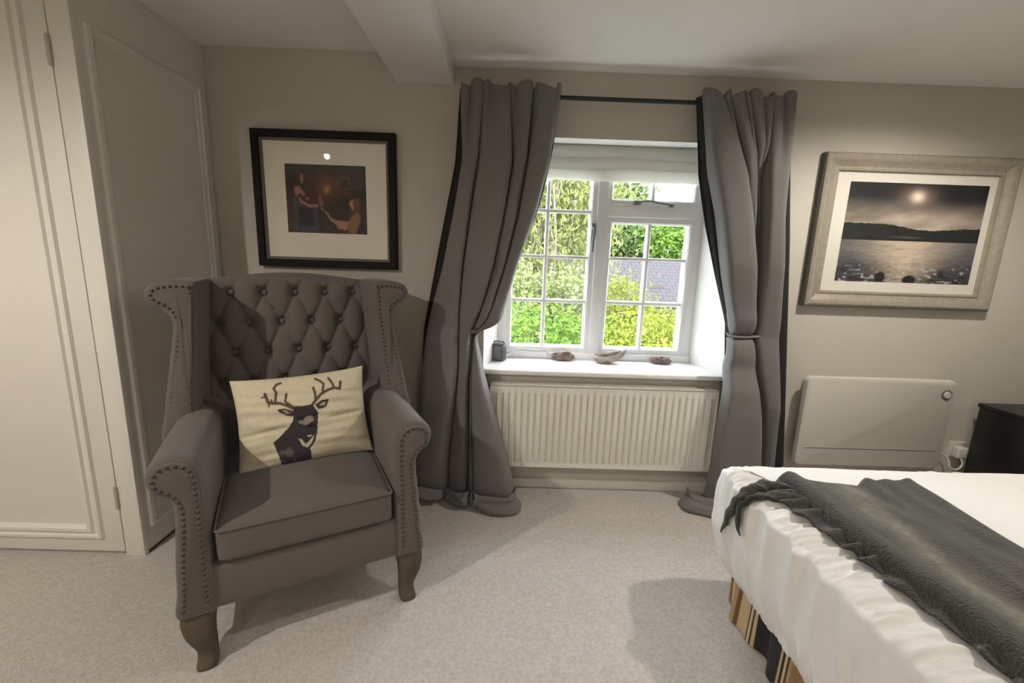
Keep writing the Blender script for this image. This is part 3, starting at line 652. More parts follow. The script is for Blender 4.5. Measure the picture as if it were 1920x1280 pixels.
# ================================================================== PICTURES
def paint_plane(name, x0, x1, z0, z1, y, nx, nz_, fn, parent):
    bm = bmesh.new(); X, Z = np.meshgrid(np.linspace(x0, x1, nx), np.linspace(z1, z0, nz_)); grid(bm, X, np.full_like(X, y), Z)
    o = obj(name, bm, M['art'], parent, smooth=None); U, Vv = np.meshgrid(np.linspace(0, 1, nx), np.linspace(0, 1, nz_))
    setcol(o, fn(U, Vv).reshape(-1, 3)); return o
def art_interior(u, v):
    px, py = u * 1290 + 130, v * 1100 + 70
    img = np.ones(u.shape + (3,)) * s2l((62, 38, 32))
    def pg(P, c, al=.9, so=14):
        nonlocal img; wx = 22 * (vnoise(u * 18, v * 18, 33) - .5); wy = 22 * (vnoise(u * 18 + 9, v * 18, 34) - .5)
        m = sum(in_poly(px + wx + so * math.cos(a), py + wy + so * math.sin(a), P).astype(float) for a in np.linspace(0, 2 * PI, 8, endpoint=False)) / 8
        img = over(img, al * m, s2l(c))
    def gl(cx, cy, rx, ry, c, al):
        nonlocal img; img = over(img, al * np.exp(-(((px - cx) / rx) ** 2 + ((py - cy) / ry) ** 2)), s2l(c))
    pg([(1100, 70), (1430, 70), (1430, 1180), (1300, 1180), (1150, 600)], (44, 44, 44), .8, 40); pg([(700, 600), (1150, 590), (1300, 1180), (660, 1180)], (50, 45, 40), .85, 30)
    pg([(130, 70), (300, 70), (240, 600), (130, 700)], (26, 26, 26), .9, 40); gl(700, 130, 700, 90, (30, 18, 14), .7)
    pg([(930, 240), (1170, 250), (1180, 560), (940, 590)], (92, 58, 52), .7, 12); pg([(990, 290), (1130, 290), (1140, 430), (1000, 440)], (40, 20, 22), .8, 10)
    gl(770, 440, 150, 170, (128, 80, 42), .8); gl(790, 465, 48, 60, (190, 142, 84), .9)
    pg([(235, 600), (330, 590), (630, 740), (650, 1170), (250, 1165)], (64, 60, 70), .9, 10); pg([(300, 740), (550, 770), (570, 1070), (300, 1075)], (14, 15, 22), .95, 10); pg([(640, 760), (680, 760), (690, 1180), (655, 1180)], (18, 14, 14), .8, 8)
    # standing figure: dark hair, pale shoulder, plum bodice, forearm held out
    pg([(300, 230), (370, 205), (420, 240), (430, 330), (400, 400), (330, 440), (260, 520), (240, 400)], (52, 28, 22)); pg([(370, 225), (405, 230), (430, 320), (410, 370), (375, 360)], (158, 114, 94), .9, 8)
    pg([(280, 430), (340, 415), (380, 470), (440, 540), (420, 570), (350, 540), (300, 580), (260, 520)], (178, 128, 114), .85); pg([(330, 550), (420, 570), (560, 640), (620, 700), (420, 720), (340, 680)], (70, 34, 44), .9)
    pg([(330, 590), (360, 600), (390, 665), (500, 710), (630, 700), (630, 745), (500, 755), (370, 705), (335, 660)], (164, 122, 116), .9, 8); pg([(440, 590), (500, 595), (495, 630), (445, 625)], (164, 112, 70), .8, 6)
    pg([(650, 570), (690, 560), (725, 650), (715, 730), (670, 740), (650, 680)], (140, 92, 96), .9, 8); pg([(660, 760), (715, 755), (710, 810), (675, 800)], (156, 132, 116), .8, 6)
    # seated figure: auburn hair, bare back and outstretched arm
    pg([(1150, 620), (1220, 590), (1300, 610), (1330, 680), (1300, 780), (1280, 900), (1200, 860), (1150, 760)], (116, 78, 52)); pg([(1155, 640), (1200, 630), (1215, 700), (1195, 770), (1160, 740)], (192, 150, 120), .85, 8)
    pg([(1190, 850), (1290, 820), (1320, 900), (1290, 1000), (1240, 1180), (1120, 1180), (1110, 1040), (1060, 1000), (1130, 940)], (150, 108, 80), .85)
    pg([(720, 800), (760, 810), (850, 910), (960, 955), (1090, 960), (1120, 1010), (1060, 1060), (930, 1030), (830, 970), (770, 890)], (176, 134, 102), .9, 8); pg([(920, 1030), (1010, 1000), (1120, 1040), (1090, 1100), (960, 1100)], (190, 124, 104), .85); pg([(850, 1020), (910, 1040), (930, 1090), (870, 1080)], (42, 16, 14), .85, 8)
    return img * (.88 + .24 * vnoise(u * 40, v * 34, 31))[..., None]
def art_lake(u, v):
    img = np.ones(u.shape + (3,)) * s2l((22, 23, 26))
    cl = vnoise(u * 5 + v * 6, v * 9, 41) * .6 + vnoise(u * 13 + v * 9, v * 22, 42) * .4
    sky = np.clip(sst(.12, .40, v) * (.35 + .9 * cl) * (1 - .5 * np.abs(u - .5)), 0, 1); img = over(img, sky * (v < .46), s2l((172, 158, 142)))
    img = over(img, .75 * np.exp(-(((u - .5) / .12) ** 2 + ((v - .14) / .10) ** 2)), s2l((140, 118, 106))); img = over(img, .95 * np.exp(-(((u - .5) / .045) ** 2 + ((v - .13) / .05) ** 2)), s2l((240, 220, 200)))
    hill = .40 + .055 * sst(.25, .62, u) - .03 * sst(.62, 1, u) + .008 * vnoise(u * 40, u * 3, 43)
    wat = v > .575
    rip = vnoise(u * 14, v * 60, 44) * .5 + vnoise(u * 34, v * 110, 45) * .5
    wc = s2l((84, 84, 88)) * (1 - .6 * sst(.65, 1, v))[..., None] + .25 * (rip - .5)[..., None] * s2l((120, 130, 150))
    glow = np.exp(-((u - .5) / (.30 - .16 * sst(.6, 1, v))) ** 2) * (.55 + .45 * rip) * (1 - .25 * sst(.75, 1, v))
    wcol = wc * (1 - glow[..., None]) + s2l((200, 182, 160)) * glow[..., None]
    wcol = over(wcol, .8 * sst(.60, .75, vnoise(u * 18, v * 30, 46)) * sst(.72, .95, v) * (1 - .7 * np.exp(-((u - .5) / .09) ** 2)), s2l((22, 24, 34)))
    wcol = over(wcol, .6 * sst(.72, .82, vnoise(u * 30 + 5, v * 50, 47)) * sst(.78, .9, v), s2l((185, 185, 195)))
    img = np.where(wat[..., None], wcol, img)
    for (cx, cy, rx, ry) in ((.33, .95, .04, .06), (.55, .97, .05, .05)): img = over(img, sst(1.2, .8, np.hypot((u - cx) / rx, (v - cy) / ry)), s2l((30, 26, 28)))
    land = (v > hill) & (v <= .575); img = np.where(land[..., None], s2l((22, 24, 24)) * (.7 + .8 * vnoise(u * 30, v * 40, 48))[..., None], img)
    img = over(img, .5 * np.exp(-(((u - .48) / .1) ** 2 + ((v - .535) / .008) ** 2)), s2l((120, 112, 100)))
    return np.clip(img, 0, 1)
pc = empty('picture_frame', (-.87, 2.14, 1.13))
px0, px1, pz0, pz1 = -1.200, -.540, 1.128, 1.743
obj('frame', frame_bm(px0, px1, pz0, pz1, [(0, D), (0, 2.122), (.003, 2.119), (.031, 2.119), (.034, 2.122), (.034, D)]), M['blackframe'], pc, smooth=25)
box('mount', M['mount'], pc, px0 + .03, px1 - .03, 2.1385, 2.150, pz0 + .03, pz1 - .03, smooth=None)
obj('mount_slip', frame_bm(px0 + .034, px1 - .034, pz0 + .034, pz1 - .034, [(0, 2.139), (0, 2.130), (.012, 2.132), (.012, 2.139)]), M['silverdark'], pc, smooth=25)
paint_plane('print', -1.058, -.683, 1.289, 1.598, 2.1375, 200, 170, art_interior, pc)
box('glass', M['picglass'], pc, px0 + .032, px1 - .032, 2.126, 2.128, pz0 + .032, pz1 - .032, smooth=None)
tag(pc, 'black framed print with a wide cream mount on the wall above the armchair', 'picture')
pc = empty('picture_frame', (1.91, 2.14, 1.02))
px0, px1, pz0, pz1 = 1.447, 2.370, 1.020, 1.732
obj('frame', frame_bm(px0 + .004, px1 - .004, pz0 + .004, pz1 - .004, [(0, 2.135), (0, 2.116), (.010, 2.110), (.020, 2.112), (.034, 2.122), (.056, 2.130), (.064, 2.126), (.072, 2.128), (.074, 2.140), (.074, 2.15), (0, 2.15)]), M['silver'], pc, smooth=25)
obj('outer_edge', frame_bm(px0, px1, pz0, pz1, [(0, D), (0, 2.124), (.006, 2.122), (.008, 2.132), (.008, D)]), M['silverdark'], pc, smooth=25)
box('mount', M['mount2'], pc, px0 + .06, px1 - .06, 2.1405, 2.151, pz0 + .06, pz1 - .06, smooth=None)
paint_plane('print', 1.595, 2.258, 1.146, 1.609, 2.1395, 250, 180, art_lake, pc)
tag(pc, 'champagne framed photograph of moonlight on a lake, right of the window', 'picture')

# ================================================================== PANEL HEATER, SOCKET, BEDSIDE
ht = empty('panel_heater', (1.89, 2.10, .19))
bm = bmesh.new()
def heater_fn(q): return q
def rrect(x0, x1, z0, z1, r, n=6):
    out = []
    for cx, cz, a0 in ((x1 - r, z0 + r, -90), (x1 - r, z1 - r, 0), (x0 + r, z1 - r, 90), (x0 + r, z0 + r, 180)):
        for k in range(n + 1): a = math.radians(a0 + 90 * k / n); out.append((cx + r * math.cos(a), cz + r * math.sin(a)))
    return out
def rpanel(x0, x1, z0, z1, r, y_front, y_back, edge=.012):
    bm = bmesh.new(); rings = []
    for ins, y in ((0, y_back), (0, y_front + edge), (edge * .3, y_front + edge * .3), (edge, y_front)):
        rings.append([bm.verts.new((x, y, z)) for x, z in rrect(x0 + ins, x1 - ins, z0 + ins, z1 - ins, max(r - ins, .003))])
    n = len(rings[0])
    for a, b in zip(rings[:-1], rings[1:]):
        for k in range(n): bm.faces.new((a[k], a[(k + 1) % n], b[(k + 1) % n], b[k]))
    bm.faces.new(rings[0]); bm.faces.new(rings[-1]); return bm
obj('front_panel', rpanel(1.503, 2.262, .20, .672, .030, 2.078, 2.105), M['heater'], ht, smooth=40)
obj('rear_case', rpanel(1.53, 2.235, .22, .650, .02, 2.10, 2.152, .004), M['radgrille'], ht, smooth=40)
obj('vent_groove', rpanel(1.54, 2.225, .296, .300, .0018, 2.0772, 2.079, .0005), M['radgrille'], ht, smooth=40)
bm = bmesh.new(); lathe(bm, [(.026, .0), (.026, -.004), (.021, -.006), (.020, -.003)], (2.212, 2.079, .600), 24, 'y'); dl = obj('dial', bm, M['heaterdial'], ht)
bm = bmesh.new(); lathe(bm, [(.018, .0), (.018, -.006), (.015, -.009), (.003, -.009)], (2.212, 2.077, .600), 24, 'y'); obj('dial_face', bm, M['heater'], dl)
tag(ht, 'white wall mounted electric panel heater with a round dial, beside the curtain', 'heater')
sk = empty('wall_socket', (2.40, 2.15, .25))
obj('socket_plate', rpanel(2.365, 2.455, .235, .325, .008, 2.146, 2.156, .003), M['plug'], sk)
pl = box('plug', M['plug'], sk, 2.378, 2.432, 2.108, 2.147, .245, .305, bev=.008, seg=3)
bm = bmesh.new(); tube(bm, spline([(2.405, 2.115, .247), (2.408, 2.105, .215), (2.38, 2.10, .190), (2.345, 2.105, .20), (2.34, 2.115, .235), (2.32, 2.13, .26), (2.25, 2.135, .27)], 6), .0045, 8); obj('flex', bm, M['plug'], pl)
tag(sk, 'white wall socket with a plugged-in heater flex beside the black cabinet', 'socket')
nb_ = empty('bedside_cabinet', (2.68, 1.80, 0))
box('body', M['blackbox'], nb_, 2.418, 2.93, 1.56, 2.10, .04, .535, bev=.004)
box('top', M['blackbox'], nb_, 2.412, 2.94, 1.54, 2.105, .535, .556, bev=.004)
box('plinth', M['blackbox'], nb_, 2.44, 2.91, 1.60, 2.08, 0, .045)
for z0, z1 in ((.06, .28), (.295, .52)):
    dr = box('drawer', M['blackbox'], nb_, 2.43, 2.92, 1.548, 1.562, z0, z1, bev=.003)
    bm = bmesh.new(); rbox(bm, (2.675, 1.535, (z0 + z1) / 2), (.014, .014, .014), .013, 3); obj('knob', bm, M['chrome'], dr)
tag(nb_, 'low black bedside cabinet in the corner beyond the bed', 'cabinet')

# ================================================================== BED
bd = empty('bed', (1.75, .70, 0))
BX0, BX1, BY0, BY1 = .757, 2.78, -.06, 1.447
box('divan_base', M['housewall'], bd, BX0 + .09, BX1 - .05, BY0 + .05, BY1 - .06, .03, .22)
box('mattress', M['mount2'], bd, BX0 + .03, BX1 - .03, BY0 + .03, BY1 - .03, .22, .480, bev=.03, seg=3)
box('headboard', M['blackbox'], bd, BX1, BX1 + .06, BY0 - .03, BY1 + .03, 0, 1.05, bev=.01)
def perimeter(x0, x1, y0, y1, r, dens):
    """points and outward normals round a rounded rectangle, foot side (x0) first and finest"""
    P = []
    def seg(a, b, nrm, n):
        for k in range(n): t = k / n; P.append((a[0] + (b[0] - a[0]) * t, a[1] + (b[1] - a[1]) * t, *nrm))
    def arc(cx, cy, a0, a1, n):
        for k in range(n): a = math.radians(a0 + (a1 - a0) * k / n); P.append((cx + r * math.cos(a), cy + r * math.sin(a), math.cos(a), math.sin(a)))
    seg((x0, y0 + r), (x0, y1 - r), (-1, 0), dens); arc(x0 + r, y1 - r, 180, 90, 24); seg((x0 + r, y1), (x1 - r, y1), (0, 1), dens // 2); arc(x1 - r, y1 - r, 90, 0, 8)
    seg((x1, y1 - r), (x1, y0 + r), (1, 0), 30); arc(x1 - r, y0 + r, 0, -90, 8); seg((x1 - r, y0), (x0 + r, y0), (0, -1), dens // 3); arc(x0 + r, y0 + r, -90, -180, 12)
    return np.array(P)
# fitted sheet
P = perimeter(BX0, BX1, BY0, BY1, .085, 330); arc_len = np.concatenate([[0], np.cumsum(np.hypot(*np.diff(P[:, :2], axis=0).T))])
prof = [(-.46, .502, 1), (-.34, .503, 1), (-.24, .504, 1), (-.18, .504, 1), (-.14, .504, 1), (-.11, .504, 1), (-.085, .503, 1), (-.06, .503, 1), (-.04, .5025, 1), (-.025, .502, 1), (-.015, .500, 1), (-.007, .496, 1), (-.002, .490, 1), (0, .482, 1)] + [(.006 + .010 * math.sin(PI * t) - .02 * t ** 3, .462 - .272 * t, 1) for t in np.linspace(.05, 1, 16)]
Xs, Ys, Zs = [], [], []
a_ = arc_len
for ins, z, _ in prof:
    x = P[:, 0] + P[:, 2] * ins; y = P[:, 1] + P[:, 3] * ins
    if ins < -.08:   # pull corners in towards an inner rectangle
        x = np.clip(P[:, 0], BX0 - ins, BX1 + ins); y = np.clip(P[:, 1], BY0 - ins, BY1 + ins)
    if ins < -.005:  # creases running in from the foot edge
        wgt = math.exp(-((ins + .06) / .075) ** 2) * min(1, -ins / .02)
        foot = sst(.35, .05, (P[:, 0] - BX0))
        cr = .020 * (vnoise(a_ * 40 + ins * 16, a_ * 0 + ins * 5, 51) - .5) + .010 * (vnoise(a_ * 70 - ins * 20, a_ * 0 + ins * 9, 52) - .5) + .010 * (1 - np.abs(2 * vnoise(a_ * 60 + ins * 10, a_ * 0 + 7, 59) - 1)) ** 3
        zz = z + wgt * cr * foot + .004 * (vnoise(x * 6 + y * 3, y * 7, 53) - .5)
    else:
        t = (.47 - z) / .28
        fold = .014 * (vnoise(a_ * 38 + 3 * t, a_ * 0 + t * 1.3, 58) - .5) + .010 * (vnoise(a_ * 11 + 1.5 * t, a_ * 0 + t * .8, 54) - .5) * (.5 + t) + .010 * (np.abs(np.sin(a_ * 29 + 3 * vnoise(a_ * 4, a_ * 0 + t, 55) + .8 * t)) ** 4) * (1 - .5 * t) * vnoise(a_ * 3, a_ * 0 + 9, 56)
        drp = .005 * np.exp(-((t - .35 - .45 * np.abs(np.sin(a_ * 2.6))) / .10) ** 2)
        x = x + P[:, 2] * (fold + drp); y = y + P[:, 3] * (fold + drp)
        zz = z - t * .018 * (vnoise(a_ * 5, a_ * 0 + 4, 57) - .5) - t * .012
    Xs.append(x); Ys.append(y); Zs.append(zz + 0 * x)
bm = bmesh.new(); V = grid(bm, np.array(Xs), np.array(Ys), np.array(Zs), closeu=True)
V0 = bm.faces.new(V[0])
bmesh.ops.remove_doubles(bm, verts=bm.verts, dist=1e-6)
sh = obj('bed_sheet', bm, M['sheet'], None, smooth=None); shade(sh.data)
tag(sh, 'crumpled white fitted sheet covering the mattress of the bed', 'bed sheet')
# striped valance
P = perimeter(BX0 + .062, BX1 - .03, BY0 + .04, BY1 - .055, .05, 400); arc_len = np.concatenate([[0], np.cumsum(np.hypot(*np.diff(P[:, :2], axis=0).T))])
zs = np.linspace(.235, .004, 12); Xs, Ys, Zs = [], [], []
for z in zs:
    t = (.235 - z) / .23; wv = (.010 * np.sin(arc_len * 26 + 3 * vnoise(arc_len * 5, arc_len * 0, 61)) + .006 * np.sin(arc_len * 61)) * (.35 + t) - .012 * (1 - t) * 0 + .004 * t
    Xs.append(P[:, 0] + P[:, 2] * wv); Ys.append(P[:, 1] + P[:, 3] * wv); Zs.append(z + 0 * wv)
bm = bmesh.new(); grid(bm, np.array(Xs), np.array(Ys), np.array(Zs), closeu=True); va = obj('valance', bm, M['valance'], bd, smooth=None); shade(va.data)
def stripe(d):
    d = np.mod(d, .40); c = np.zeros(d.shape + (3,))
    T_ = [(0, (150, 118, 74)), (.045, (92, 70, 46)), (.055, (232, 208, 168)), (.068, (176, 146, 104)), (.125, (112, 84, 56)), (.142, (200, 174, 136)), (.190, (48, 40, 34)), (.198, (214, 190, 150)), (.206, (60, 50, 44)), (.214, (206, 182, 142)), (.222, (44, 42, 46)), (.285, (120, 118, 116)), (.291, (46, 46, 50)), (.350, (206, 182, 142)), (.358, (52, 44, 38)), (.368, (212, 186, 144)), (.378, (66, 52, 40)), (.386, (180, 150, 106))]
    for s0, col in T_: c[d >= s0] = s2l(col)
    return c
cva = stripe(1.40 - (np.where(P[:, 2] < -.1, P[:, 1], 1.40 - (P[:, 0] - BX0)))); setcol(va, np.tile(cva, (len(zs), 1)))
va['label'] = 'striped tan and charcoal bed valance'
tag(bd, 'double bed with a striped tan and charcoal valance under a white mattress', 'bed')

# ---- wool throw across the foot of the bed
th = empty('wool_throw', (1.09, .65, .506))
na, nb2 = 90, 240
a = np.linspace(0, 1, na)[None, :]; b = np.linspace(0, 1, nb2)[:, None]
yfar = 1.290 + .018 * np.sin(a * 9 + .6) + .014 * np.exp(-((a - .62) / .07) ** 2) + .012 * np.exp(-((a - .96) / .05) ** 2)
Yt = yfar * (1 - b) + (-.02) * b + 0 * a
xl = .893 + .008 * np.sin(Yt * 11) - .012 * (1 - sst(0, .12, b)); xr = 1.338 + .012 * np.sin(Yt * 5 + 1) + .006 * np.sin(Yt * 17)
Xt = xl + (xr - xl) * a
u_ = a * (xr - xl)
roll = .044 * np.sqrt(np.clip(1 - ((u_ - .030) / .032) ** 2, 0, 1)) * (u_ < .030) + (u_ >= .030) * (.018 + .026 * np.exp(-((u_ - .03) / .05) ** 2))
body = roll * (1 - sst(.93, 1.0, a)) + .004
wr1 = .012 * (vnoise(Xt * 14 + Yt * 5, Yt * 7, 71) - .35) + .010 * (vnoise(Xt * 30, Yt * 5, 72) - .5)
endr = np.clip(b / .012, 0, 1) ** .5
Zt = .510 + (body + wr1 * sst(.04, .25, a) * (1 - sst(.9, 1, a))) * (.25 + .75 * endr) + .016 * np.exp(-((a - .64) / .05) ** 2) * np.exp(-b * 25) + .014 * np.exp(-((a - .93) / .04) ** 2) * np.exp(-b * 30)
Zt = np.maximum(Zt, .511)
bm = bmesh.new(); Vt = grid(bm, Xt, Yt, Zt); Vu = grid(bm, Xt, Yt, np.full_like(Zt, .5065))
for i in range(nb2 - 1):
    for j in (0, na - 1): bm.faces.new((Vt[i][j], Vt[i + 1][j], Vu[i + 1][j], Vu[i][j]))
for j in range(na - 1):
    for i in (0, nb2 - 1): bm.faces.new((Vt[i][j], Vt[i][j + 1], Vu[i][j + 1], Vu[i][j]))
bo = obj('folded_body', bm, M['throw'], th, smooth=None); shade(bo.data)
GD = s2l((54, 53, 49)); GL = s2l((122, 117, 104))
xc = 1.045 + .02 * np.sin(Yt * 6); lt = np.exp(-((Xt - xc) / .035) ** 2) * (.55 + .6 * vnoise(Xt * 40, Yt * 26, 73)) + .10 * (vnoise(Xt * 25, Yt * 30, 74) - .3)
lt = np.clip(lt, 0, 1)[..., None]; ct = (GD * (1 - lt) + GL * lt).reshape(-1, 3); setcol(bo, np.vstack([ct, np.tile(GD, (na * nb2, 1))]))
# ruffled border that peeps out on the foot side
nq, nr_ = 300, 16; q = np.linspace(0, 1, nq)[:, None]; r = np.linspace(0, 1, nr_)[None, :]
Yr = 1.262 - q * 1.20; edge_x = np.interp(Yr, [.5, .80, .90, 1.0, 1.17, 1.26], [.890, .880, .868, .850, .822, .845]) + .007 * np.sin(Yr * 95 + 7 * vnoise(Yr * 9, Yr * 0, 75)) + .012 * (vnoise(Yr * 14, Yr * 0 + 2, 76) - .5)
Xr = .925 * (1 - r) + edge_x * r + .006 * r * np.cos(Yr * 95 + 4 * r); Zr = .512 + .026 * np.sin(r * 2.6) * (.5 + .5 * np.sin(Yr * 95 + 3.5 * r + 7 * vnoise(Yr * 9, Yr * 0, 75))) * (.25 + .75 * vnoise(Yr * 16, r * 3, 77)) + .008 * (1 - r)
bm = bmesh.new(); grid(bm, Xr, Yr + .01 * np.sin(Xr * 40), Zr); ru = obj('ruffled_border', bm, M['throw'], th, smooth=None); shade(ru.data); md = ru.modifiers.new('thickness', 'SOLIDIFY'); md.thickness = .004; md.offset = 1
setcol(ru, np.tile(s2l((48, 47, 43)), (nq * nr_, 1)))
# loose ends that hang over the corner of the mattress
for kk, (path, wd) in enumerate((([(.92, 1.225, .524), (.872, 1.248, .526), (.815, 1.248, .526), (.770, 1.232, .518), (.735, 1.228, .492), (.728, 1.250, .440), (.726, 1.268, .388), (.724, 1.282, .338)], [.020, .022, .022, .020, .018, .016, .013, .003]),
                                 ([(.92, 1.18, .522), (.86, 1.190, .522), (.800, 1.200, .518), (.765, 1.205, .512), (.735, 1.212, .478), (.728, 1.212, .445), (.726, 1.198, .418), (.724, 1.178, .398)], [.022, .022, .018, .016, .014, .013, .010, .003]))):
    bm = bmesh.new(); tube(bm, spline(path, 6), [float(x_) for x_ in np.interp(np.linspace(0, 1, 6 * 7 + 1), np.linspace(0, 1, 8), wd)], 12, flat=.55)
    for v in bm.verts: v.co += Vector((0, .004 * math.sin(v.co.x * 150 + v.co.z * 90), .004 * math.sin(v.co.y * 130 + v.co.x * 70)))
    lo = obj('loose_end', bm, M['throw'], th, smooth=None); shade(lo.data); setcol(lo, np.tile(s2l((46, 45, 41)), (len(lo.data.vertices), 1)))
tag(th, 'dark grey woollen throw with a paler centre band across the foot of the bed', 'throw')

# ================================================================== THINGS ON THE SILL
ZS = .648
ra = empty('bedside_radio', (-.045, 2.33, ZS)); ra.rotation_euler = (0, 0, math.radians(-28))
bm = bmesh.new(); bx(bm, -.036, .036, -.028, .028, .003, .092, bev=.006, seg=2); obj('case', bm, M['radio'], ra, local=True)
bm = bmesh.new(); bx(bm, -.031, .031, -.031, -.026, .010, .084, bev=.002); g_ = obj('grille', bm, M['radiogrey'], ra, local=True)
bm = bmesh.new(); tube(bm, spline([(-.03, .005, .091), (-.027, .005, .103), (.027, .005, .103), (.03, .005, .091)], 4), .003, 6); obj('carry_handle', bm, M['radio'], ra, local=True)
for x in (-.024, .024):
    bm = bmesh.new(); lathe(bm, [(.006, 0), (.006, .005)], (x, 0, -.001), 10); obj('foot', bm, M['radio'], ra, local=True)
tag(ra, 'small black box radio at the left end of the window sill', 'radio')
def rock(name, label, c, h, m, seed, sharp=.35, group=None, rz=0.0):
    bm = bmesh.new(); bmesh.ops.create_icosphere(bm, subdivisions=4, radius=1)
    for v in bm.verts:
        d = v.co.normalized(); n = float(vnoise(d.x * 2.3 + seed, d.y * 2.3 + d.z * 3.1 + 5, seed)) - .5; n2 = float(vnoise(d.x * 7 + 9, d.y * 6 + d.z * 9 + 3, seed + 1)) - .5
        k = 1 + sharp * n + .16 * n2; v.co = Vector((d.x * h[0] * k, d.y * h[1] * k, max(d.z * h[2] * k, -h[2] * .45)))
    bmesh.ops.rotate(bm, verts=bm.verts, cent=(0, 0, 0), matrix=Matrix.Rotation(rz, 3, 'Z'))
    zm = min(v.co.z for v in bm.verts); bmesh.ops.translate(bm, verts=bm.verts, vec=Vector(c) - Vector((0, 0, zm)))
    return tag(obj(name, bm, m, None, smooth=60), label, 'stone', group)
rock('brown_stone', 'brown knobbly stone on the window sill nearest the radio', (.322, 2.385, ZS), (.062, .034, .034), M['stone1'], 87, .35)
rock('brown_stone', 'reddish brown stone at the right of the window sill', (.865, 2.375, ZS), (.058, .030, .028), M['stone1'], 93, .4)
# grey driftwood: boat shaped piece with a raised pointed end
dw = empty('driftwood', (.565, 2.345, ZS))
def hull(bm, pts, rs, fl): tube(bm, spline(pts, 6), [float(x_) for x_ in np.interp(np.linspace(0, 1, 6 * (len(pts) - 1) + 1), np.linspace(0, 1, len(pts)), rs)], 12, flat=fl)
bm = bmesh.new(); hull(bm, [(-.085, 0, .022), (-.05, -.005, .020), (0, -.008, .024), (.045, 0, .034), (.085, .01, .060), (.102, .012, .074)], [.008, .026, .031, .027, .014, .003], .72)
for v in bm.verts:
    n = .008 * (float(vnoise(v.co.x * 60, v.co.z * 160 + v.co.y * 80, 91)) - .5); v.co += Vector((0, n, n)); v.co.z = max(v.co.z, 0)
obj('lower_piece', bm, M['driftwood'], dw, local=True)
bm = bmesh.new(); hull(bm, [(-.075, .006, .044), (-.03, .0, .050), (.02, .004, .056), (.065, .012, .066)], [.005, .013, .014, .004], .7)
for v in bm.verts:
    n = .006 * (float(vnoise(v.co.x * 70, v.co.z * 160 + v.co.y * 80, 92)) - .5); v.co += Vector((0, n, n))
obj('upper_piece', bm, M['driftwood'], dw, local=True)
tag(dw, 'pale grey driftwood piece with a raised tip in the middle of the window sill', 'driftwood')
bm = bmesh.new(); tube(bm, spline([(-.02, 2.37, ZS + .004), (.03, 2.40, ZS + .03), (.08, 2.412, ZS + .052), (.16, 2.412, ZS + .046), (.21, 2.412, ZS + .048), (.235, 2.405, ZS + .030), (.245, 2.39, ZS + .004)], 6), .003, 8)
tag(obj('thin_cable', bm, M['cable'], None), 'thin pale cable running along the window from the radio', 'cable')

# ================================================================== GARDEN OUTSIDE (seen from upstairs)
GZ = -2.7
bm = bmesh.new(); bx(bm, -60, 60, 2.7, 90, GZ - .3, GZ); tag(obj('lawn', bm, M['lawn'], None, smooth=None), 'green garden ground outside the window', 'lawn', kind='structure')
def leaves(blobs, n, size, seed, droop=0.0, shell=.55):
    """n leaf quads scattered through ellipsoids (cx,cy,cz,rx,ry,rz)"""
    R = np.random.RandomState(seed); B = np.array(blobs); vol = B[:, 3] * B[:, 4] * B[:, 5]; idx = R.choice(len(B), n, p=vol / vol.sum())
    d = R.normal(size=(n, 3)); d /= np.linalg.norm(d, axis=1)[:, None]; rad = shell + (1 - shell) * R.rand(n) ** .6
    c = B[idx, :3] + d * rad[:, None] * B[idx, 3:] * (1 + .18 * R.normal(size=(n, 1)))
    ax_ = R.normal(size=(n, 3)); ax_[:, 2] -= droop; ax_ /= np.linalg.norm(ax_, axis=1)[:, None]
    nr = d + .9 * R.normal(size=(n, 3)); sd = np.cross(ax_, nr); sd /= np.linalg.norm(sd, axis=1)[:, None] + 1e-9
    nn = np.cross(sd, ax_); L = size * (.6 + .8 * R.rand(n))[:, None]; W = L * (.5 if droop == 0 else .28)
    v = np.stack([c - ax_ * L * .5, c + sd * W * .5 + nn * L * .08, c + ax_ * L * .5, c - sd * W * .5 + nn * L * .08], 1).reshape(-1, 3)
    return v, np.arange(4 * n).reshape(n, 4)
def leafpart(name, v, f, m, parent):
    me = bpy.data.meshes.new(name); v = v - np.array(root_loc(parent)); me.from_pydata(v.tolist(), [], f.tolist()); o = link(name, me, m, parent, None); o['kind'] = 'stuff'; return o
def plant(name, label, cat, base, blobs, n, size, m, seed, trunk=.12, top=None, droop=0.0, group=None, extra=None):
    e = empty(name, base); v, f = leaves(blobs, n, size, seed, droop); leafpart('foliage', v, f, m, e)
    tz = top if top is not None else max(b_[2] for b_ in blobs)
    bm = bmesh.new(); R = random.Random(seed)
    tube(bm, spline([(base[0], base[1], base[2]), (base[0] + .1 * R.uniform(-1, 1), base[1], base[2] + (tz - base[2]) * .5), (base[0] + .2 * R.uniform(-1, 1), base[1], tz)], 4), [trunk * (1 - .08 * k) for k in range(9)], 8)
    for b_ in blobs: tube(bm, [(base[0], base[1], base[2] + (b_[2] - base[2]) * .6), (b_[0], b_[1], b_[2])], [trunk * .45, trunk * .2], 6)
    obj('trunk', bm, M['bark'], e)
    if extra: extra(e)
    return tag(e, label, cat, group)
def strands(e):
    bm = bmesh.new(); R = random.Random(5)
    for k in range(60):
        x = R.uniform(-1.6, 1.35); y = R.uniform(8.6, 9.6); z = R.uniform(2.0, 4.6); l = R.uniform(.8, 2.2)
        tube(bm, [(x, y, z), (x + R.uniform(-.15, .15), y - .1, z - l * .5), (x + R.uniform(-.25, .25), y - .15, z - l)], [.022, .016, .006], 4)
    o = obj('hanging_branches', bm, M['twig'], e); o['kind'] = 'stuff'
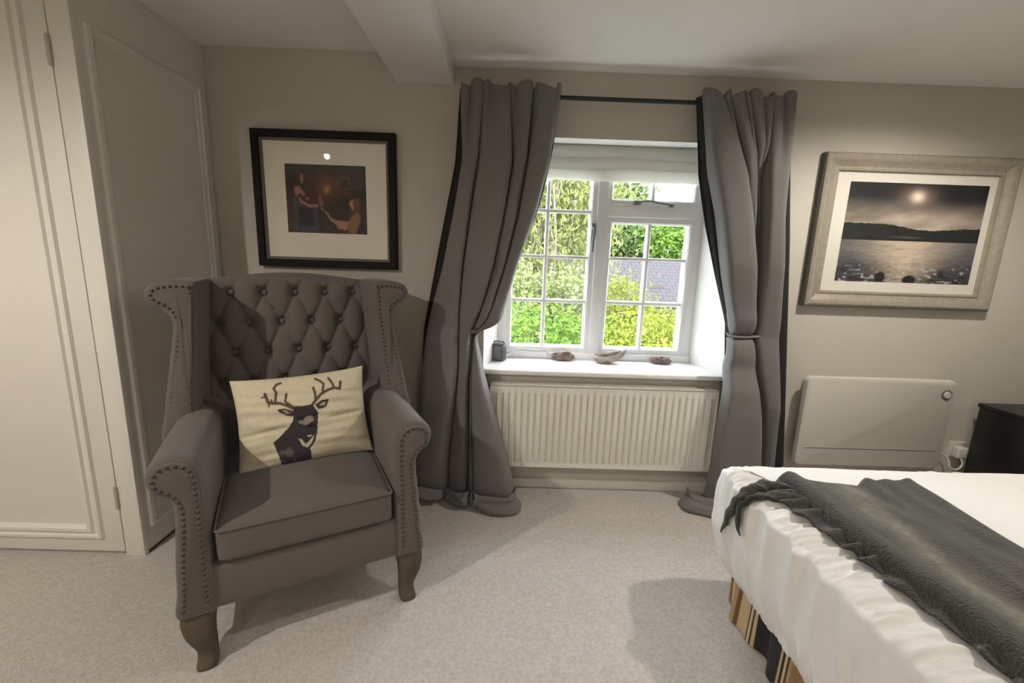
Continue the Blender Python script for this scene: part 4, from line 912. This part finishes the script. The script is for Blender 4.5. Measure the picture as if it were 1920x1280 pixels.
plant('weeping_tree', 'tall weeping tree with hanging pinkish branches behind the left casement', 'tree', (.6, 9.4, GZ), [(.2, 9.3, 3.6, 2.2, 1.0, 1.9), (1.5, 9.4, 3.0, 1.0, .9, 1.7), (-1.4, 9.4, 2.4, 1.2, 1.0, 1.9), (.9, 9.0, 1.6, 1.3, .7, 1.2), (.1, 9.1, 1.0, 1.2, .7, .9)], 22000, .14, M['leaf_e'], 1, .22, 4.2, droop=1.4, extra=strands)
plant('garden_bush', 'fresh green leafy bush low behind the left casement', 'bush', (.35, 5.7, GZ), [(.2, 5.7, -.1, .85, .6, .75), (1.0, 5.9, -.2, .6, .6, .70), (-.7, 5.8, -.2, .7, .6, .75), (.5, 5.7, -1.4, 1.1, .6, .9)], 14000, .078, M['leaf_a'], 2, .06)
plant('garden_bush', 'pale leaved bush half way up behind the left casement', 'bush', (.55, 7.3, GZ), [(.15, 7.3, .55, .6, .5, .62), (.95, 7.4, .45, .55, .5, .60), (-.7, 7.3, .4, .6, .5, .7), (.5, 7.3, -.7, 1.0, .6, 1.1)], 11000, .088, M['leaf_d'], 3, .07)
plant('garden_shrub', 'yellow green shrub filling the lower right panes', 'shrub', (1.9, 5.6, GZ), [(1.75, 5.6, -.05, .55, .5, .62), (2.35, 5.7, .0, .5, .5, .62), (1.45, 5.7, -.3, .5, .5, .6), (2.0, 5.6, -1.4, .9, .6, .9)], 15000, .068, M['leaf_b'], 4, .06)
plant('garden_shrub', 'rounded yellow shrub in front of the slate roof', 'shrub', (2.05, 8.0, GZ), [(2.05, 8.0, .40, .52, .45, .56), (2.6, 8.1, -.1, .5, .4, .6), (2.1, 8.0, -1.1, .8, .5, 1.1)], 10000, .072, M['leaf_b'], 5, .06)
plant('hedge_tree', 'dense green tree beyond the slate roof, on the left side', 'tree', (5.6, 24, GZ), [(5.2, 24, 2.6, 1.9, 1.4, 2.4), (5.6, 24, 5.2, 1.7, 1.2, 2.0), (3.8, 24, 5.0, 1.5, 1.2, 2.4), (6.8, 23.5, 2.0, 1.2, 1.2, 1.6)], 9000, .32, M['leaf_c'], 6, .3)
plant('hedge_tree', 'lower rounded tree beyond the slate roof, on the right side', 'tree', (8.6, 23, GZ), [(8.3, 23, 1.9, 1.8, 1.2, 1.7), (10.2, 23, 1.8, 1.6, 1.2, 1.7), (12.2, 23, 1.6, 1.8, 1.2, 1.7)], 13000, .25, M['leaf_a'], 7, .3)
plant('background_tree', 'large green tree far behind the weeping tree', 'tree', (-1.5, 22, GZ), [(-2.5, 22, 3, 3.0, 1.6, 4.2), (1.2, 22, 3.2, 2.6, 1.6, 4.2), (-7, 22, 3, 3.2, 1.6, 4.2), (3.0, 22, 3.0, 1.2, 1.4, 3.2)], 14000, .46, M['leaf_c'], 8, .4)
# neighbouring house with a slate roof
hs = empty('neighbour_house', (7, 15, GZ))
box('wall', M['housewall'], hs, 1.7, 12.5, 13.4, 18.0, GZ, -.05, smooth=None)
rf = None
HX0, HX1, EY, RYY, EZ, RZ = 1.5, 12.7, 13.1, 15.7, -.12, 1.30
bm = bmesh.new()
V_ = [bm.verts.new(c) for c in ((HX0, EY, EZ), (HX1, EY, EZ), (HX1, RYY, RZ), (HX0, RYY, RZ), (HX1, 2 * RYY - EY, EZ), (HX0, 2 * RYY - EY, EZ))]
for f_ in ((0, 1, 2, 3), (3, 2, 4, 5), (0, 3, 5), (1, 4, 2), (0, 5, 4, 1)): bm.faces.new([V_[i] for i in f_])
rf = obj('roof', bm, M['slate'], hs, smooth=None)
slen = math.hypot(RYY - EY, RZ - EZ); ty, tz = (RYY - EY) / slen, (RZ - EZ) / slen
sme = None
rows, cols_ = 14, 20; cw, rh = .30, slen / rows
for i in range(rows):
    for j in range(cols_):
        if sme is None:
            b3 = bmesh.new(); bx(b3, -.145, .145, -.012, rh * 1.05, -.004, .012); sme = bpy.data.meshes.new('slate'); b3.to_mesh(sme); b3.free(); sme.materials.append(M['slate'])
        o = bpy.data.objects.new('slate', sme); COL.objects.link(o); o.parent = rf
        x = 1.7 + j * cw + (.15 if i % 2 else 0); yy = EY + ty * rh * i; zz = EZ + tz * rh * i
        o.location = (x - 7, yy - 15 - tz * .012, zz - GZ + ty * .014); o.rotation_euler = (math.atan2(tz, ty) - .02 + random.uniform(-.006, .006), 0, random.uniform(-.01, .01))
bm = bmesh.new(); bx(bm, 4.6, 5.0, 14.05, 14.4, .35, .50); bx(bm, HX0, HX1, EY - .08, EY + .02, EZ - .14, EZ - .02); obj('gutter', bm, M['housewall'], hs)
tag(hs, 'neighbouring house with a grey slate roof seen through the right casement', 'house')
